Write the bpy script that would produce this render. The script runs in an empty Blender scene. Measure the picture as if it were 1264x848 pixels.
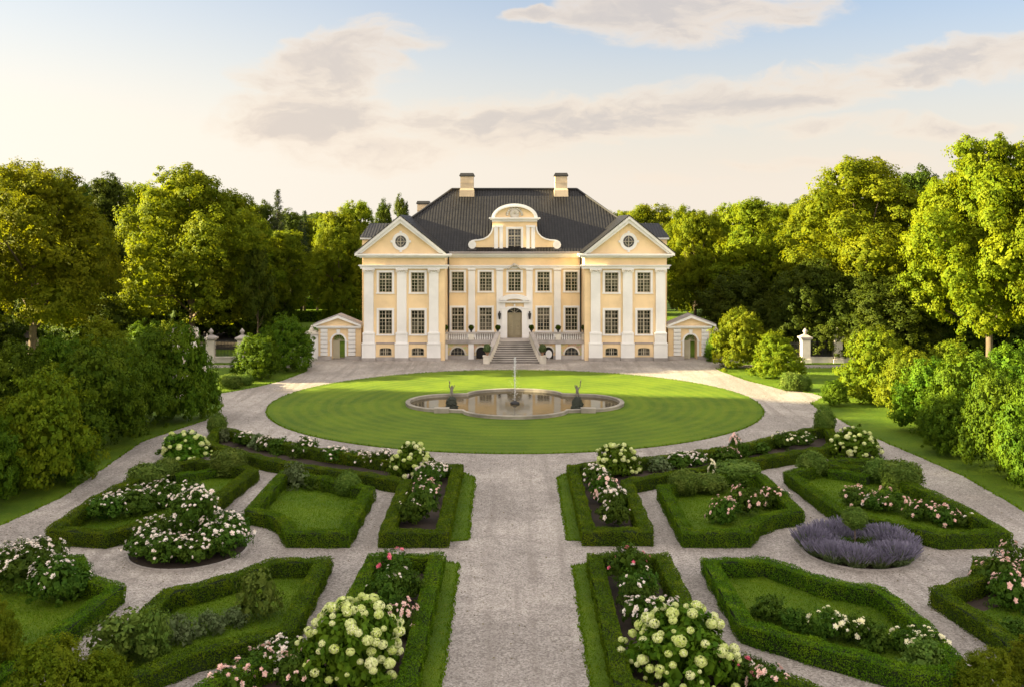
import bpy, bmesh, math, random
import numpy as np
from mathutils import Vector, Matrix

sc = bpy.context.scene
COL = sc.collection
R = math.radians
F, CX, HY, H = 1200.0, 632.0, 275.0, 15.3      # focal length in pixels, optical axis, camera height

def gp(px, py, z=0.0):
    D = F * (H - z) / (py - HY)
    return ((px - CX) * D / F, D)
def gx(px, D): return (px - CX) * D / F
def gz(py, D): return H - (py - HY) * D / F

# ------------------------------------------------------------------ node helper
class NT:
    def __init__(s, tree): s.t = tree; s.n = tree.nodes; s.l = tree.links
    def new(s, typ, **kw):
        n = s.n.new(typ)
        for k, v in kw.items(): setattr(n, k, v)
        return n
    def put(s, sock, v):
        if v is None: return
        if isinstance(v, bpy.types.NodeSocket): s.l.new(v, sock)
        else: sock.default_value = v
    def math(s, op, a, b=None, c=None, clamp=False):
        n = s.new('ShaderNodeMath', operation=op, use_clamp=clamp)
        s.put(n.inputs[0], a); s.put(n.inputs[1], b); s.put(n.inputs[2], c)
        return n.outputs[0]
    def mix(s, fac, a, b, blend='MIX'):
        n = s.new('ShaderNodeMix', data_type='RGBA', blend_type=blend)
        s.put(n.inputs[0], fac); s.put(n.inputs[6], a); s.put(n.inputs[7], b)
        return n.outputs[2]
    def noise(s, vec, scale, detail=4, rough=.55, dist=0.0):
        n = s.new('ShaderNodeTexNoise'); s.put(n.inputs['Vector'], vec)
        n.inputs['Scale'].default_value = scale; n.inputs['Detail'].default_value = detail
        n.inputs['Roughness'].default_value = rough; n.inputs['Distortion'].default_value = dist
        return n.outputs['Fac']
    def voro(s, vec, scale, feature='F1', out='Distance'):
        n = s.new('ShaderNodeTexVoronoi', feature=feature); s.put(n.inputs['Vector'], vec)
        n.inputs['Scale'].default_value = scale
        return n.outputs[out]
    def ramp(s, fac, stops):
        n = s.new('ShaderNodeValToRGB'); s.put(n.inputs[0], fac)
        cr = n.color_ramp
        while len(cr.elements) > 1: cr.elements.remove(cr.elements[-1])
        for i, (p, c) in enumerate(stops):
            e = cr.elements[0] if i == 0 else cr.elements.new(p)
            e.position = p; e.color = c if len(c) == 4 else (*c, 1)
        return n.outputs[0]
    def smooth(s, x, a, b):
        n = s.new('ShaderNodeMapRange', interpolation_type='SMOOTHSTEP')
        s.put(n.inputs[0], x); n.inputs[1].default_value = a; n.inputs[2].default_value = b
        return n.outputs[0]
    def obj(s): return s.new('ShaderNodeTexCoord').outputs['Object']
    def pos(s): return s.new('ShaderNodeNewGeometry').outputs['Position']
    def bump(s, h, strength=.3, dist=.02):
        n = s.new('ShaderNodeBump'); s.put(n.inputs['Height'], h)
        n.inputs['Strength'].default_value = strength; n.inputs['Distance'].default_value = dist
        return n.outputs[0]
    def sep(s, v):
        n = s.new('ShaderNodeSeparateXYZ'); s.put(n.inputs[0], v); return n.outputs
    def comb(s, x, y, z):
        n = s.new('ShaderNodeCombineXYZ'); s.put(n.inputs[0], x); s.put(n.inputs[1], y); s.put(n.inputs[2], z)
        return n.outputs[0]

def c4(c): return (*c, 1.0)
def new_mat(name):
    m = bpy.data.materials.new(name); m.use_nodes = True
    m.node_tree.nodes.clear()
    return m, NT(m.node_tree)
def finish(n, shader):
    o = n.new('ShaderNodeOutputMaterial'); n.l.new(shader, o.inputs['Surface'])
def principled(n, col, rough=.8, spec=.3, normal=None, metal=0.0):
    p = n.new('ShaderNodeBsdfPrincipled')
    n.put(p.inputs['Base Color'], c4(col) if isinstance(col, tuple) and len(col) == 3 else col)
    n.put(p.inputs['Roughness'], rough); p.inputs['Specular IOR Level'].default_value = spec
    p.inputs['Metallic'].default_value = metal
    n.put(p.inputs['Normal'], normal)
    return p.outputs[0]

def painted(name, col, var=.12, rough=.85, bump=.15, stain=.25):
    m, n = new_mat(name); v = n.pos()
    a = n.noise(v, .35, 5, .6); b = n.noise(v, 6, 3)
    dark = tuple(c * (1 - var) for c in col); lite = tuple(min(1, c * (1 + var * .5)) for c in col)
    colr = n.mix(n.smooth(a, .35, .65), c4(dark), c4(lite))
    s3 = n.new('ShaderNodeMapping'); n.put(s3.inputs[0], v); s3.inputs['Scale'].default_value = (2.2, 2.2, .12)
    streak = n.smooth(n.noise(s3.outputs[0], 1.0, 5, .7), .55, .8)
    colr = n.mix(n.math('MULTIPLY', streak, stain), colr, c4(tuple(c * .62 for c in col)))
    finish(n, principled(n, colr, rough, .25, n.bump(b, bump, .02)))
    return m

def leafmat(name, a, b, tip, transl=.35, scale=.6, tipamt=.5, rough=.55, brown=None):
    m, n = new_mat(name)
    g = n.new('ShaderNodeNewGeometry'); oi = n.new('ShaderNodeObjectInfo')
    col = n.mix(g.outputs['Random Per Island'], c4(a), c4(b))
    ns = n.smooth(n.noise(g.outputs['Position'], scale, 3), .45, .7)
    col = n.mix(n.math('MULTIPLY', ns, tipamt), col, c4(tip))
    if brown: col = n.mix(n.math('MULTIPLY', n.smooth(n.noise(g.outputs['Position'], 1.7, 5, .7), .60, .74), .55), col, c4(brown))
    k = n.math('MULTIPLY_ADD', oi.outputs['Random'], .35, .82)
    hsv = n.new('ShaderNodeHueSaturation'); n.put(hsv.inputs['Color'], col); n.put(hsv.inputs['Value'], k)
    n.put(hsv.inputs['Hue'], n.math('MULTIPLY_ADD', oi.outputs['Random'], .03, .485))
    col = hsv.outputs[0]
    p = principled(n, col, max(rough, .65), .10)
    t = n.new('ShaderNodeBsdfTranslucent'); n.put(t.inputs[0], n.mix(.35, col, c4((tip[0]*1.25, tip[1]*1.2, tip[2]*.6))))
    mx = n.new('ShaderNodeMixShader'); mx.inputs[0].default_value = transl
    n.l.new(p, mx.inputs[1]); n.l.new(t.outputs[0], mx.inputs[2])
    finish(n, mx.outputs[0])
    return m

M = {}
def build_materials():
    M['yellow'] = painted('yellow_plaster', (.80, .61, .37), .10, stain=.32)
    M['white'] = painted('white_plaster', (.76, .755, .75), .08, stain=.32)
    M['stone'] = painted('grey_stone', (.36, .33, .31), .3, bump=.6, stain=.35)
    M['palestone'] = painted('pale_stone', (.60, .56, .49), .25, bump=.4, stain=.45)
    M['riser'] = painted('shaded_step_riser', (.17, .155, .145), .3, bump=.4); M['tread'] = painted('step_tread', (.40, .37, .34), .25, bump=.4)  # riser stone darkened to carry the shade under the treads
    M['rimstone'] = painted('basin_stone', (.30, .275, .23), .35, bump=.5, stain=.6)
    M['chimney'] = painted('chimney_brick', (.58, .47, .33), .2, bump=.4, stain=.4)
    M['dark'] = painted('black_metal', (.03, .03, .032), .2, .5, .1, 0)
    M['muntin'] = painted('window_wood', (.44, .39, .30), .1, .6, .05, .1)
    M['zinc'] = painted('zinc_flashing', (.30, .27, .27), .15, .5, .1, .2)
    M['gate_wood'] = painted('gate_wood', (.46, .42, .31), .12, .6, .1, .3)
    M['door'] = painted('door_wood', (.30, .26, .17), .12, .55, .1, .2)
    M['bark'] = painted('bark', (.11, .085, .062), .4, .95, .9, .5)
    M['soil'] = painted('soil', (.045, .034, .026), .4, .95, 1.0, .2)
    M['bronze'] = painted('bronze', (.035, .042, .03), .5, .55, .4, .4)
    M['statue'] = painted('weathered_lead', (.22, .21, .17), .6, .6, .4, .7)
    M['terracotta'] = painted('terracotta', (.33, .2, .13), .2, .8, .3, .3)
    # rough masonry under the terrace
    m, n = new_mat('rubble_wall'); v = n.pos()
    mp = n.new('ShaderNodeMapping'); n.put(mp.inputs[0], v); mp.inputs['Scale'].default_value = (2.0, 2.0, 2.6)
    e = n.voro(mp.outputs[0], 1.3, 'DISTANCE_TO_EDGE'); cc = n.voro(mp.outputs[0], 1.3, 'F1', 'Color')
    col = n.mix(n.smooth(e, .02, .09), c4((.5, .43, .3)), n.mix(.35, c4((.58, .42, .24)), cc, 'MULTIPLY'))
    finish(n, principled(n, col, .9, .2, n.bump(e, .5, .05))); M['rubble'] = m
    # glass
    m, n = new_mat('window_glass'); v = n.pos()
    w = n.noise(v, 1.6, 2)
    oi = n.new('ShaderNodeObjectInfo')
    col = n.mix(n.smooth(n.noise(v, .9, 2), .4, .6), c4((.012, .014, .01)), n.mix(oi.outputs['Random'], c4((.035, .035, .025)), c4((.13, .115, .085))))
    finish(n, principled(n, col, .06, .5, n.bump(w, .3, .05))); M['glass'] = m
    # black pantile roof
    m, n = new_mat('black_pantiles'); v = n.pos(); g = n.new('ShaderNodeNewGeometry')
    x, y, z = n.sep(v)[0:3]; nx, ny, nz = n.sep(g.outputs['True Normal'])[0:3]
    side = n.math('GREATER_THAN', n.math('ABSOLUTE', nx), n.math('ABSOLUTE', ny))
    u = n.math('ADD', n.math('MULTIPLY', y, side), n.math('MULTIPLY', x, n.math('SUBTRACT', 1.0, side)))
    cu = n.math('ABSOLUTE', n.math('SINE', n.math('MULTIPLY', u, math.pi / .34)))
    rw = n.math('FRACT', n.math('MULTIPLY', z, 1 / .25))
    hgt = n.math('ADD', n.math('MULTIPLY', cu, .6), n.math('MULTIPLY', rw, -.35))
    ids = n.comb(n.math('FLOOR', n.math('MULTIPLY', u, 1 / .34)), n.math('FLOOR', n.math('MULTIPLY', z, 4)), 0.0)
    wn = n.new('ShaderNodeTexWhiteNoise', noise_dimensions='3D'); n.put(wn.inputs[0], ids)
    col = n.mix(wn.outputs[0], c4((.006, .006, .0065)), c4((.015, .0145, .0155)))
    col = n.mix(n.math('MULTIPLY', n.smooth(n.noise(v, .5, 6, .7), .5, .75), .5), col, c4((.030, .027, .021)))
    gap = n.math('MULTIPLY', n.math('LESS_THAN', cu, .28), .8)
    col = n.mix(gap, col, c4((.006, .006, .007)))
    col = n.mix(n.math('MULTIPLY', n.math('GREATER_THAN', cu, .9), .5), col, c4((.024, .023, .0245)))
    finish(n, principled(n, col, .5, .18, n.bump(hgt, .9, .09))); M['roof'] = m
    # gravel
    m, n = new_mat('gravel'); v = n.pos()
    big = n.noise(v, .16, 5, .6); mid = n.noise(v, 1.3, 5, .65); fine = n.noise(v, 9, 4, .75)
    vc = n.voro(v, 16, 'F1', 'Color'); vd = n.voro(v, 16)
    col = n.mix(n.smooth(big, .35, .68), c4((.285, .258, .235)), c4((.43, .39, .352)))
    col = n.mix(n.math('MULTIPLY', n.smooth(mid, .45, .72), .45), col, c4((.22, .195, .18)))
    col = n.mix(n.math('MULTIPLY', n.smooth(fine, .52, .68), .6), col, c4((.13, .115, .11)))
    col = n.mix(.5, col, n.comb(n.sep(vc)[0], n.sep(vc)[0], n.sep(vc)[0]), 'SOFT_LIGHT')
    mp = n.new('ShaderNodeMapping'); n.put(mp.inputs[0], v); mp.inputs['Scale'].default_value = (2.6, .12, 1)
    rut = n.smooth(n.noise(mp.outputs[0], .6, 4, .6), .45, .7)
    col = n.mix(n.math('MULTIPLY', rut, .5), col, c4((.2, .175, .155)))
    damp = n.smooth(n.noise(v, .42, 6, .7, .8), .56, .72); col = n.mix(n.math('MULTIPLY', damp, .42), col, c4((.16, .14, .125)))
    stone = n.math('GREATER_THAN', n.sep(n.voro(v, 5.5, 'F1', 'Color'))[0], .93); near = n.math('LESS_THAN', n.voro(v, 5.5), .16)
    col = n.mix(n.math('MULTIPLY', n.math('MULTIPLY', stone, near), .7), col, c4((.10, .085, .07)))
    hh = n.math('ADD', n.math('MULTIPLY', fine, 1.2), n.math('MULTIPLY', vd, .6))
    finish(n, principled(n, col, .95, .15, n.bump(hh, .9, .05))); M['gravel'] = m
    # lawns
    def grass(name, mow):
        m, n = new_mat(name); v = n.pos()
        big = n.noise(v, .22, 5, .6); mid = n.noise(v, 2.2, 5, .7)
        mp = n.new('ShaderNodeMapping'); n.put(mp.inputs[0], v); mp.inputs['Scale'].default_value = (1, .5, 1)
        fine = n.noise(mp.outputs[0], 16, 4, .8)
        col = n.mix(n.smooth(big, .35, .65), c4((.066, .128, .004)), c4((.112, .185, .005)))
        col = n.mix(n.math('MULTIPLY', n.smooth(mid, .5, .75), .5), col, c4((.18, .20, .010)))
        col = n.mix(n.math('MULTIPLY', n.smooth(fine, .45, .7), .55), col, c4((.042, .075, .004)))
        if mow:
            sx, sy, _ = n.sep(v)[0:3]
            ex = n.math('MULTIPLY', n.math('SUBTRACT', sx, .24), 1 / 20.6); ey = n.math('MULTIPLY', n.math('SUBTRACT', sy, 82.6), 1 / 18.25)
            r = n.math('SQRT', n.math('ADD', n.math('MULTIPLY', ex, ex), n.math('MULTIPLY', ey, ey)))
            r = n.math('ADD', r, n.math('MULTIPLY', n.noise(v, .5, 3), .018))
            st = n.smooth(n.math('SINE', n.math('MULTIPLY', r, 118.0)), -.6, .6)
            col = n.mix(n.math('MULTIPLY', n.math('MULTIPLY', st, n.math('MULTIPLY_ADD', n.noise(v, .6, 4, .7), .6, .5)), .27), col, c4((.185, .225, .010)))
            col = n.mix(n.math('MULTIPLY', n.smooth(n.noise(v, .5, 5, .75, .6), .6, .72), .4), col, c4((.22, .22, .02)))
        hh = n.math('ADD', fine, n.math('MULTIPLY', mid, .8))
        finish(n, principled(n, col, .8, .2, n.bump(hh, 1.0, .08)))
        return m
    M['lawn'] = grass('mown_lawn', True); M['grass'] = grass('rough_grass', False)
    # water
    m, n = new_mat('pond_water'); v = n.pos()
    w = n.noise(v, 2.2, 3, .6); col = n.mix(n.smooth(n.noise(v, .5, 4), .4, .65), c4((.045, .035, .016)), c4((.09, .07, .035)))
    finish(n, principled(n, col, .05, .5, n.bump(w, .07, .04))); M['water'] = m
    m, n = new_mat('spray')
    p = principled(n, (.85, .88, .9), .15, .5); t = n.new('ShaderNodeBsdfTransparent'); mx = n.new('ShaderNodeMixShader')
    mx.inputs[0].default_value = .45; n.l.new(p, mx.inputs[1]); n.l.new(t.outputs[0], mx.inputs[2]); finish(n, mx.outputs[0]); M['spray'] = m
    # leaves
    M['leaf_lime'] = leafmat('lime_leaves', (.072, .122, .004), (.158, .200, .006), (.25, .262, .008), .46, .35)
    M['leaf_maple'] = leafmat('maple_leaves', (.078, .126, .004), (.165, .202, .006), (.26, .265, .008), .46, .35)
    M['leaf_dark'] = leafmat('oak_leaves', (.024, .050, .004), (.060, .095, .006), (.10, .13, .008), .3, .3)
    M['leaf_needle'] = leafmat('spruce_needles', (.018, .036, .010), (.042, .066, .016), (.075, .085, .018), .15, .5)
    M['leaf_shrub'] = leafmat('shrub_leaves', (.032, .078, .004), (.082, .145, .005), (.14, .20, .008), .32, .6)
    M['leaf_shrub_lit'] = leafmat('pale_sunlit_shrub_leaves', (.070, .118, .004), (.135, .18, .006), (.22, .23, .009), .38, .6)  # paler leaves, with the sunlight on the golden bushes put into the colour
    M['leaf_box'] = leafmat('box_leaves', (.038, .090, .002), (.095, .175, .003), (.17, .245, .005), .25, 1.1, .6, .55, (.11, .085, .03))
    M['leaf_rose'] = leafmat('rose_leaves', (.026, .068, .006), (.065, .125, .010), (.10, .16, .016), .25, 1.5)
    M['leaf_hyd'] = leafmat('hydrangea_leaves', (.04, .10, .005), (.09, .17, .008), (.14, .22, .012), .3, 1.5)
    M['leaf_sage'] = leafmat('sage_leaves', (.075, .115, .04), (.135, .18, .075), (.19, .23, .11), .25, 1.5)
    M['leaf_bush'] = leafmat('clipped_bush_leaves', (.060, .115, .016), (.13, .195, .030), (.20, .26, .045), .28, 1.4)
    M['blade'] = leafmat('grass_blades', (.060, .125, .004), (.11, .19, .005), (.16, .225, .008), .35, .8)
    M['litter'] = leafmat('fallen_leaves', (.10, .07, .03), (.16, .14, .05), (.30, .25, .18), .1, .5)
    M['core'] = painted('hedge_twigs', (.020, .034, .008), .4, .95, .6, .2)
    def petal(name, a, b, tr=.3):
        m, n = new_mat(name); g = n.new('ShaderNodeNewGeometry'); oi = n.new('ShaderNodeObjectInfo')
        f = n.math('FRACT', n.math('ADD', n.math('MULTIPLY', g.outputs['Random Per Island'], .55), oi.outputs['Random']))
        col = n.mix(f, c4(a), c4(b)); p = principled(n, col, .6, .2)
        t = n.new('ShaderNodeBsdfTranslucent'); n.put(t.inputs[0], col); mx = n.new('ShaderNodeMixShader'); mx.inputs[0].default_value = tr
        n.l.new(p, mx.inputs[1]); n.l.new(t.outputs[0], mx.inputs[2]); finish(n, mx.outputs[0]); return m
    M['petal_white'] = petal('white_rose_petals', (.88, .74, .64), (.90, .86, .80))
    M['petal_pink'] = petal('pink_rose_petals', (.85, .48, .42), (.90, .74, .66))
    M['petal_red'] = petal('crimson_rose_petals', (.75, .10, .20), (.85, .30, .36))
    M['petal_cream'] = petal('cream_petals', (.84, .80, .46), (.90, .87, .72))
    M['petal_lime'] = petal('hydrangea_florets', (.60, .72, .14), (.88, .89, .60))
    M['lavender'] = petal('lavender_flowers', (.15, .14, .20), (.27, .25, .34), .2)

# ------------------------------------------------------------------ objects
def tag(o, label=None, cat=None, group=None, kind=None):
    if label: o['label'] = label
    if cat: o['category'] = cat
    if group: o['group'] = group
    if kind: o['kind'] = kind
    return o
def empty(name, loc, label, cat, group=None):
    o = bpy.data.objects.new(name, None); COL.objects.link(o); o.location = loc; o.empty_display_size = .3
    return tag(o, label, cat, group)
def link(name, me, parent=None, loc=(0, 0, 0), rz=0.0, scale=(1, 1, 1)):
    o = bpy.data.objects.new(name, me); COL.objects.link(o)
    o.location = loc; o.rotation_euler = (0, 0, rz); o.scale = scale
    if parent: o.parent = parent
    return o

class MB:
    """collects shapes in world space, links them as one mesh in the frame of its thing"""
    def __init__(s, origin=(0, 0, 0)): s.v = []; s.f = []; s.o = origin
    def add(s, vs, fs):
        b = len(s.v); s.v += [tuple(p) for p in vs]; s.f += [tuple(i + b for i in f) for f in fs]
    def box(s, x0, x1, y0, y1, z0, z1):
        if x0 > x1: x0, x1 = x1, x0
        s.add([(x0,y0,z0),(x1,y0,z0),(x1,y1,z0),(x0,y1,z0),(x0,y0,z1),(x1,y0,z1),(x1,y1,z1),(x0,y1,z1)],
              [(0,3,2,1),(4,5,6,7),(0,1,5,4),(1,2,6,5),(2,3,7,6),(3,0,4,7)])
    def taper(s, x0, x1, y0, y1, z0, X0, X1, Y0, Y1, z1):
        s.add([(x0,y0,z0),(x1,y0,z0),(x1,y1,z0),(x0,y1,z0),(X0,Y0,z1),(X1,Y0,z1),(X1,Y1,z1),(X0,Y1,z1)],
              [(0,3,2,1),(4,5,6,7),(0,1,5,4),(1,2,6,5),(2,3,7,6),(3,0,4,7)])
    def prism(s, poly, y0, y1):                       # outline in x,z pushed along y
        n = len(poly)
        a = sum(poly[i][0]*poly[(i+1)%n][1]-poly[(i+1)%n][0]*poly[i][1] for i in range(n))
        if a < 0: poly = poly[::-1]
        s.add([(x, y0, z) for x, z in poly] + [(x, y1, z) for x, z in poly],
              [tuple(range(n)), tuple(range(2*n-1, n-1, -1))] + [(i, i+n, (i+1)%n+n, (i+1)%n) for i in range(n)])
    def strip(s, inner, outer, y0, y1, closed=False): # band between two outlines in x,z
        n = len(inner)
        vs = [(x,y0,z) for x,z in inner]+[(x,y0,z) for x,z in outer]+[(x,y1,z) for x,z in inner]+[(x,y1,z) for x,z in outer]
        fs = []
        for i in range(n if closed else n-1):
            j = (i+1) % n
            fs += [(i,j,n+j,n+i),(2*n+i,3*n+i,3*n+j,2*n+j),(i,2*n+i,2*n+j,j),(n+i,n+j,3*n+j,3*n+i)]
        if not closed: fs += [(0,n,3*n,2*n),(n-1,3*n-1,4*n-1,2*n-1)]
        s.add(vs, fs)
    def plan(s, poly, z0, z1):                        # outline in x,y raised
        n = len(poly)
        a = sum(poly[i][0]*poly[(i+1)%n][1]-poly[(i+1)%n][0]*poly[i][1] for i in range(n))
        if a < 0: poly = poly[::-1]
        s.add([(x, y, z0) for x, y in poly] + [(x, y, z1) for x, y in poly],
              [tuple(range(n-1, -1, -1)), tuple(range(n, 2*n))] + [(i, (i+1)%n, (i+1)%n+n, i+n) for i in range(n)])
    def lathe(s, prof, c, seg=14):
        vs = []; fs = []
        for r, z in prof:
            for k in range(seg):
                a = 2*math.pi*k/seg; vs.append((c[0]+r*math.cos(a), c[1]+r*math.sin(a), c[2]+z))
        for i in range(len(prof)-1):
            for k in range(seg):
                j = (k+1) % seg; fs.append((i*seg+k, i*seg+j, (i+1)*seg+j, (i+1)*seg+k))
        fs.append(tuple(range(seg-1, -1, -1))); fs.append(tuple((len(prof)-1)*seg+k for k in range(seg)))
        s.add(vs, fs)
    def tube(s, pts, rad, seg=8):
        pts = [Vector(p) for p in pts]; vs = []; fs = []
        rad = rad if isinstance(rad, (list, tuple)) else [rad]*len(pts)
        for i, p in enumerate(pts):
            d = (pts[min(i+1, len(pts)-1)] - pts[max(i-1, 0)]).normalized()
            a = d.cross(Vector((0, 1, 0)) if abs(d.y) < .9 else Vector((1, 0, 0))).normalized(); b = d.cross(a)
            for k in range(seg):
                t = 2*math.pi*k/seg; vs.append(p + (a*math.cos(t)+b*math.sin(t))*rad[i])
        for i in range(len(pts)-1):
            for k in range(seg):
                j = (k+1) % seg; fs.append((i*seg+k, i*seg+j, (i+1)*seg+j, (i+1)*seg+k))
        fs.append(tuple(range(seg-1, -1, -1))); fs.append(tuple((len(pts)-1)*seg+k for k in range(seg)))
        s.add(vs, fs)
    def quad(s, a, b, c, d): s.add([a, b, c, d], [(0, 1, 2, 3)])
    def mesh(s, name, mat, smooth=False):
        me = bpy.data.meshes.new(name)
        ox, oy, oz = s.o
        me.from_pydata([(x-ox, y-oy, z-oz) for x, y, z in s.v], [], s.f)
        bm = bmesh.new(); bm.from_mesh(me); bmesh.ops.recalc_face_normals(bm, faces=bm.faces); bm.to_mesh(me); bm.free()
        me.materials.append(mat)
        if smooth:
            for p in me.polygons: p.use_smooth = True
        return me
    def build(s, name, mat, parent=None, smooth=False):
        return link(name, s.mesh(name, mat, smooth), parent, (0, 0, 0) if parent else s.o)

def np_mesh(name, V, nper, mat, smooth=False):
    """mesh of len(V)/nper separate faces with nper corners"""
    V = np.asarray(V, dtype=np.float32).reshape(-1, 3); nf = len(V)//nper
    me = bpy.data.meshes.new(name); me.vertices.add(len(V)); me.vertices.foreach_set('co', V.ravel())
    me.loops.add(len(V)); me.loops.foreach_set('vertex_index', np.arange(len(V), dtype=np.int32))
    me.polygons.add(nf); me.polygons.foreach_set('loop_start', np.arange(0, len(V), nper, dtype=np.int32))
    me.polygons.foreach_set('loop_total', np.full(nf, nper, dtype=np.int32))
    me.materials.append(mat); me.update(calc_edges=True)
    return me
def unit(a): return a/np.maximum(np.linalg.norm(a, axis=-1, keepdims=True), 1e-6)
def leaves(rng, P, N, size, aspect=1.5):
    """one bent diamond per point, facing N"""
    n = len(P); N = unit(N)
    t = unit(np.cross(N, rng.normal(size=(n, 3)))); b = np.cross(N, t)
    L = (size*(.7+.6*rng.random(n)))[:, None]; W = L/aspect
    k = N*L*.12
    return np.stack([P-t*L*.5-k, P+b*W*.5+k, P+t*L*.5-k, P-b*W*.5+k], 1).reshape(-1, 3)
# ------------------------------------------------------------------ plants
def sphere_dirs(rng, n, zmin=-1.0):
    d = unit(rng.normal(size=(n*4+20, 3))); d = d[d[:, 2] > zmin]
    return d[:n]

def crown_leaves(rng, lobes, per_area, clump_r, leaves_per, leaf, zmin=-.55, stray=.12, zfloor=None, flat=.7, heart=1.0):
    """leaf clumps on the outside of overlapping lobes; each clump is a small tuft of leaves"""
    C = np.array([l[0] for l in lobes]); Rr = np.array([l[1] for l in lobes])
    out = []
    for i in range(len(lobes)):
        n = max(6, int(per_area*4*math.pi*Rr[i]**2))
        d = sphere_dirs(rng, n, zmin)
        k = .80+.24*rng.random(len(d)); far = rng.random(len(d)) < stray
        k[far] = 1.04+.34*rng.random(far.sum())
        # lumps: second level of roundness on each lobe
        ax = unit(rng.normal(size=(9, 3))); lump = np.max(d@ax.T, 1); k *= .78+.27*np.clip((lump-.5)/.5, 0, 1)
        p = C[i]+d*(Rr[i]*k)[:, None]
        dist = np.linalg.norm(p[:, None, :]-C[None], axis=2)/Rr[None]
        dist[:, i] = 9
        keep = dist.min(1) > .78
        if zfloor is not None: keep &= p[:, 2] > zfloor
        p = p[keep]; d = d[keep]
        if len(p) == 0: continue
        m = leaves_per
        r = clump_r*(.6+.8*rng.random(len(p)))
        off = unit(rng.normal(size=(len(p), m, 3)))*(.35+.65*rng.random((len(p), m, 1)))
        off[..., 2] *= flat
        off += d[:, None, :]*.12
        q = p[:, None, :]+off*r[:, None, None]
        nn = off*.95+d[:, None, :]*.60+np.array([0, 0, .28])+rng.normal(size=off.shape)*.24
        out.append((q.reshape(-1, 3), nn.reshape(-1, 3)))
    P = np.concatenate([o[0] for o in out]); N = np.concatenate([o[1] for o in out])
    V = [leaves(rng, P, N, leaf)]
    if heart:                                             # twigs and leaves deep inside, so the crown is not see-through
        for i in range(len(lobes)):
            m = int(heart*4*math.pi*Rr[i]**2/(leaf*3)**2); d = sphere_dirs(rng, m)
            p = C[i]+d*(Rr[i]*(.60+.12*rng.random((len(d), 1))))
            if zfloor is not None: p = p[p[:, 2] > zfloor+leaf]; d = d[:len(p)]
            V.append(leaves(rng, p, d+rng.normal(size=d.shape)*.4, leaf*2.4, 1.2))
    return np.concatenate(V)

def tree_proto(seed, h, rad, base, leafm, nl=26, leaf=.36, clump=.75, per=.5, lpc=30, top=.35, lobe=.36, droop=-.55, trunk_r=.45, shape='round'):
    rng = np.random.default_rng(seed); rnd = random.Random(seed)
    lobes = []
    for i in range(nl):
        t = (i+.5)/nl                                     # height through the crown
        z = base+(h-base)*(.10+.80*t)
        if shape == 'round': prof = math.sin(math.pi*(.20+.74*t**.9))**.8
        elif shape == 'cone': prof = (1-t)**.8*.92+.10
        elif shape == 'dome': prof = math.cos(t*1.35)**.55
        else: prof = math.sin(math.pi*(.30+.62*t))**.6
        a = i*2.39996+rnd.uniform(-.5, .5); lr = rad*lobe*rnd.uniform(.62, 1.2)*(1-.30*t)
        q = max(0, rad*prof-lr*.70)*rnd.uniform(.72, 1.16)
        lobes.append((np.array([q*math.cos(a), q*math.sin(a), z+rnd.uniform(-.4, .4)]), lr))
    for k in range(5):                                    # heart of the crown and its ragged top
        t = k/4; lobes.append((np.array([rnd.uniform(-.1, .1)*rad, rnd.uniform(-.1, .1)*rad, base+(h-base)*(.30+.48*t)]), rad*(.42-.16*t) if shape != 'cone' else rad*(.5-.34*t)))
    for k in range(5):
        a = rnd.uniform(0, 6.28); q = rad*top*rnd.uniform(.2, 1)
        lr = rad*lobe*.46*rnd.uniform(.7, 1.2)
        lobes.append((np.array([q*math.cos(a), q*math.sin(a), h-lr*1.1-rnd.uniform(0, .09)*h]), lr))
    V = crown_leaves(rng, lobes, per, clump, lpc, leaf, droop, .17)
    crown = np_mesh('crown', V, 4, leafm)
    mb = MB()
    lean = rnd.uniform(-.4, .4)
    mid = Vector((lean, rnd.uniform(-.3, .3), base+(h-base)*.35))
    mb.tube([(0, 0, -.3), (0, 0, .5), (mid.x*.3, mid.y*.3, base*.7), mid, (mid.x*.6, mid.y, base+(h-base)*.72)],
            [trunk_r*1.5, trunk_r*1.1, trunk_r*.9, trunk_r*.6, trunk_r*.15], 9)
    for c, lr in lobes[:nl:2]:
        z0 = max(base*.6, c[2]*.6); s = Vector((mid.x*z0/mid.z*.6, mid.y*z0/mid.z*.6, z0)); e = Vector(c)
        m2 = s.lerp(e, .5)+Vector((0, 0, .06*h*rnd.uniform(-.3, 1)))
        mb.tube([s, m2, e], [trunk_r*.40, trunk_r*.24, trunk_r*.06], 6)
    return {'crown': crown, 'trunk': mb.mesh('trunk', M['bark'], True), 'h': h, 'w': rad*2.08}

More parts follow.
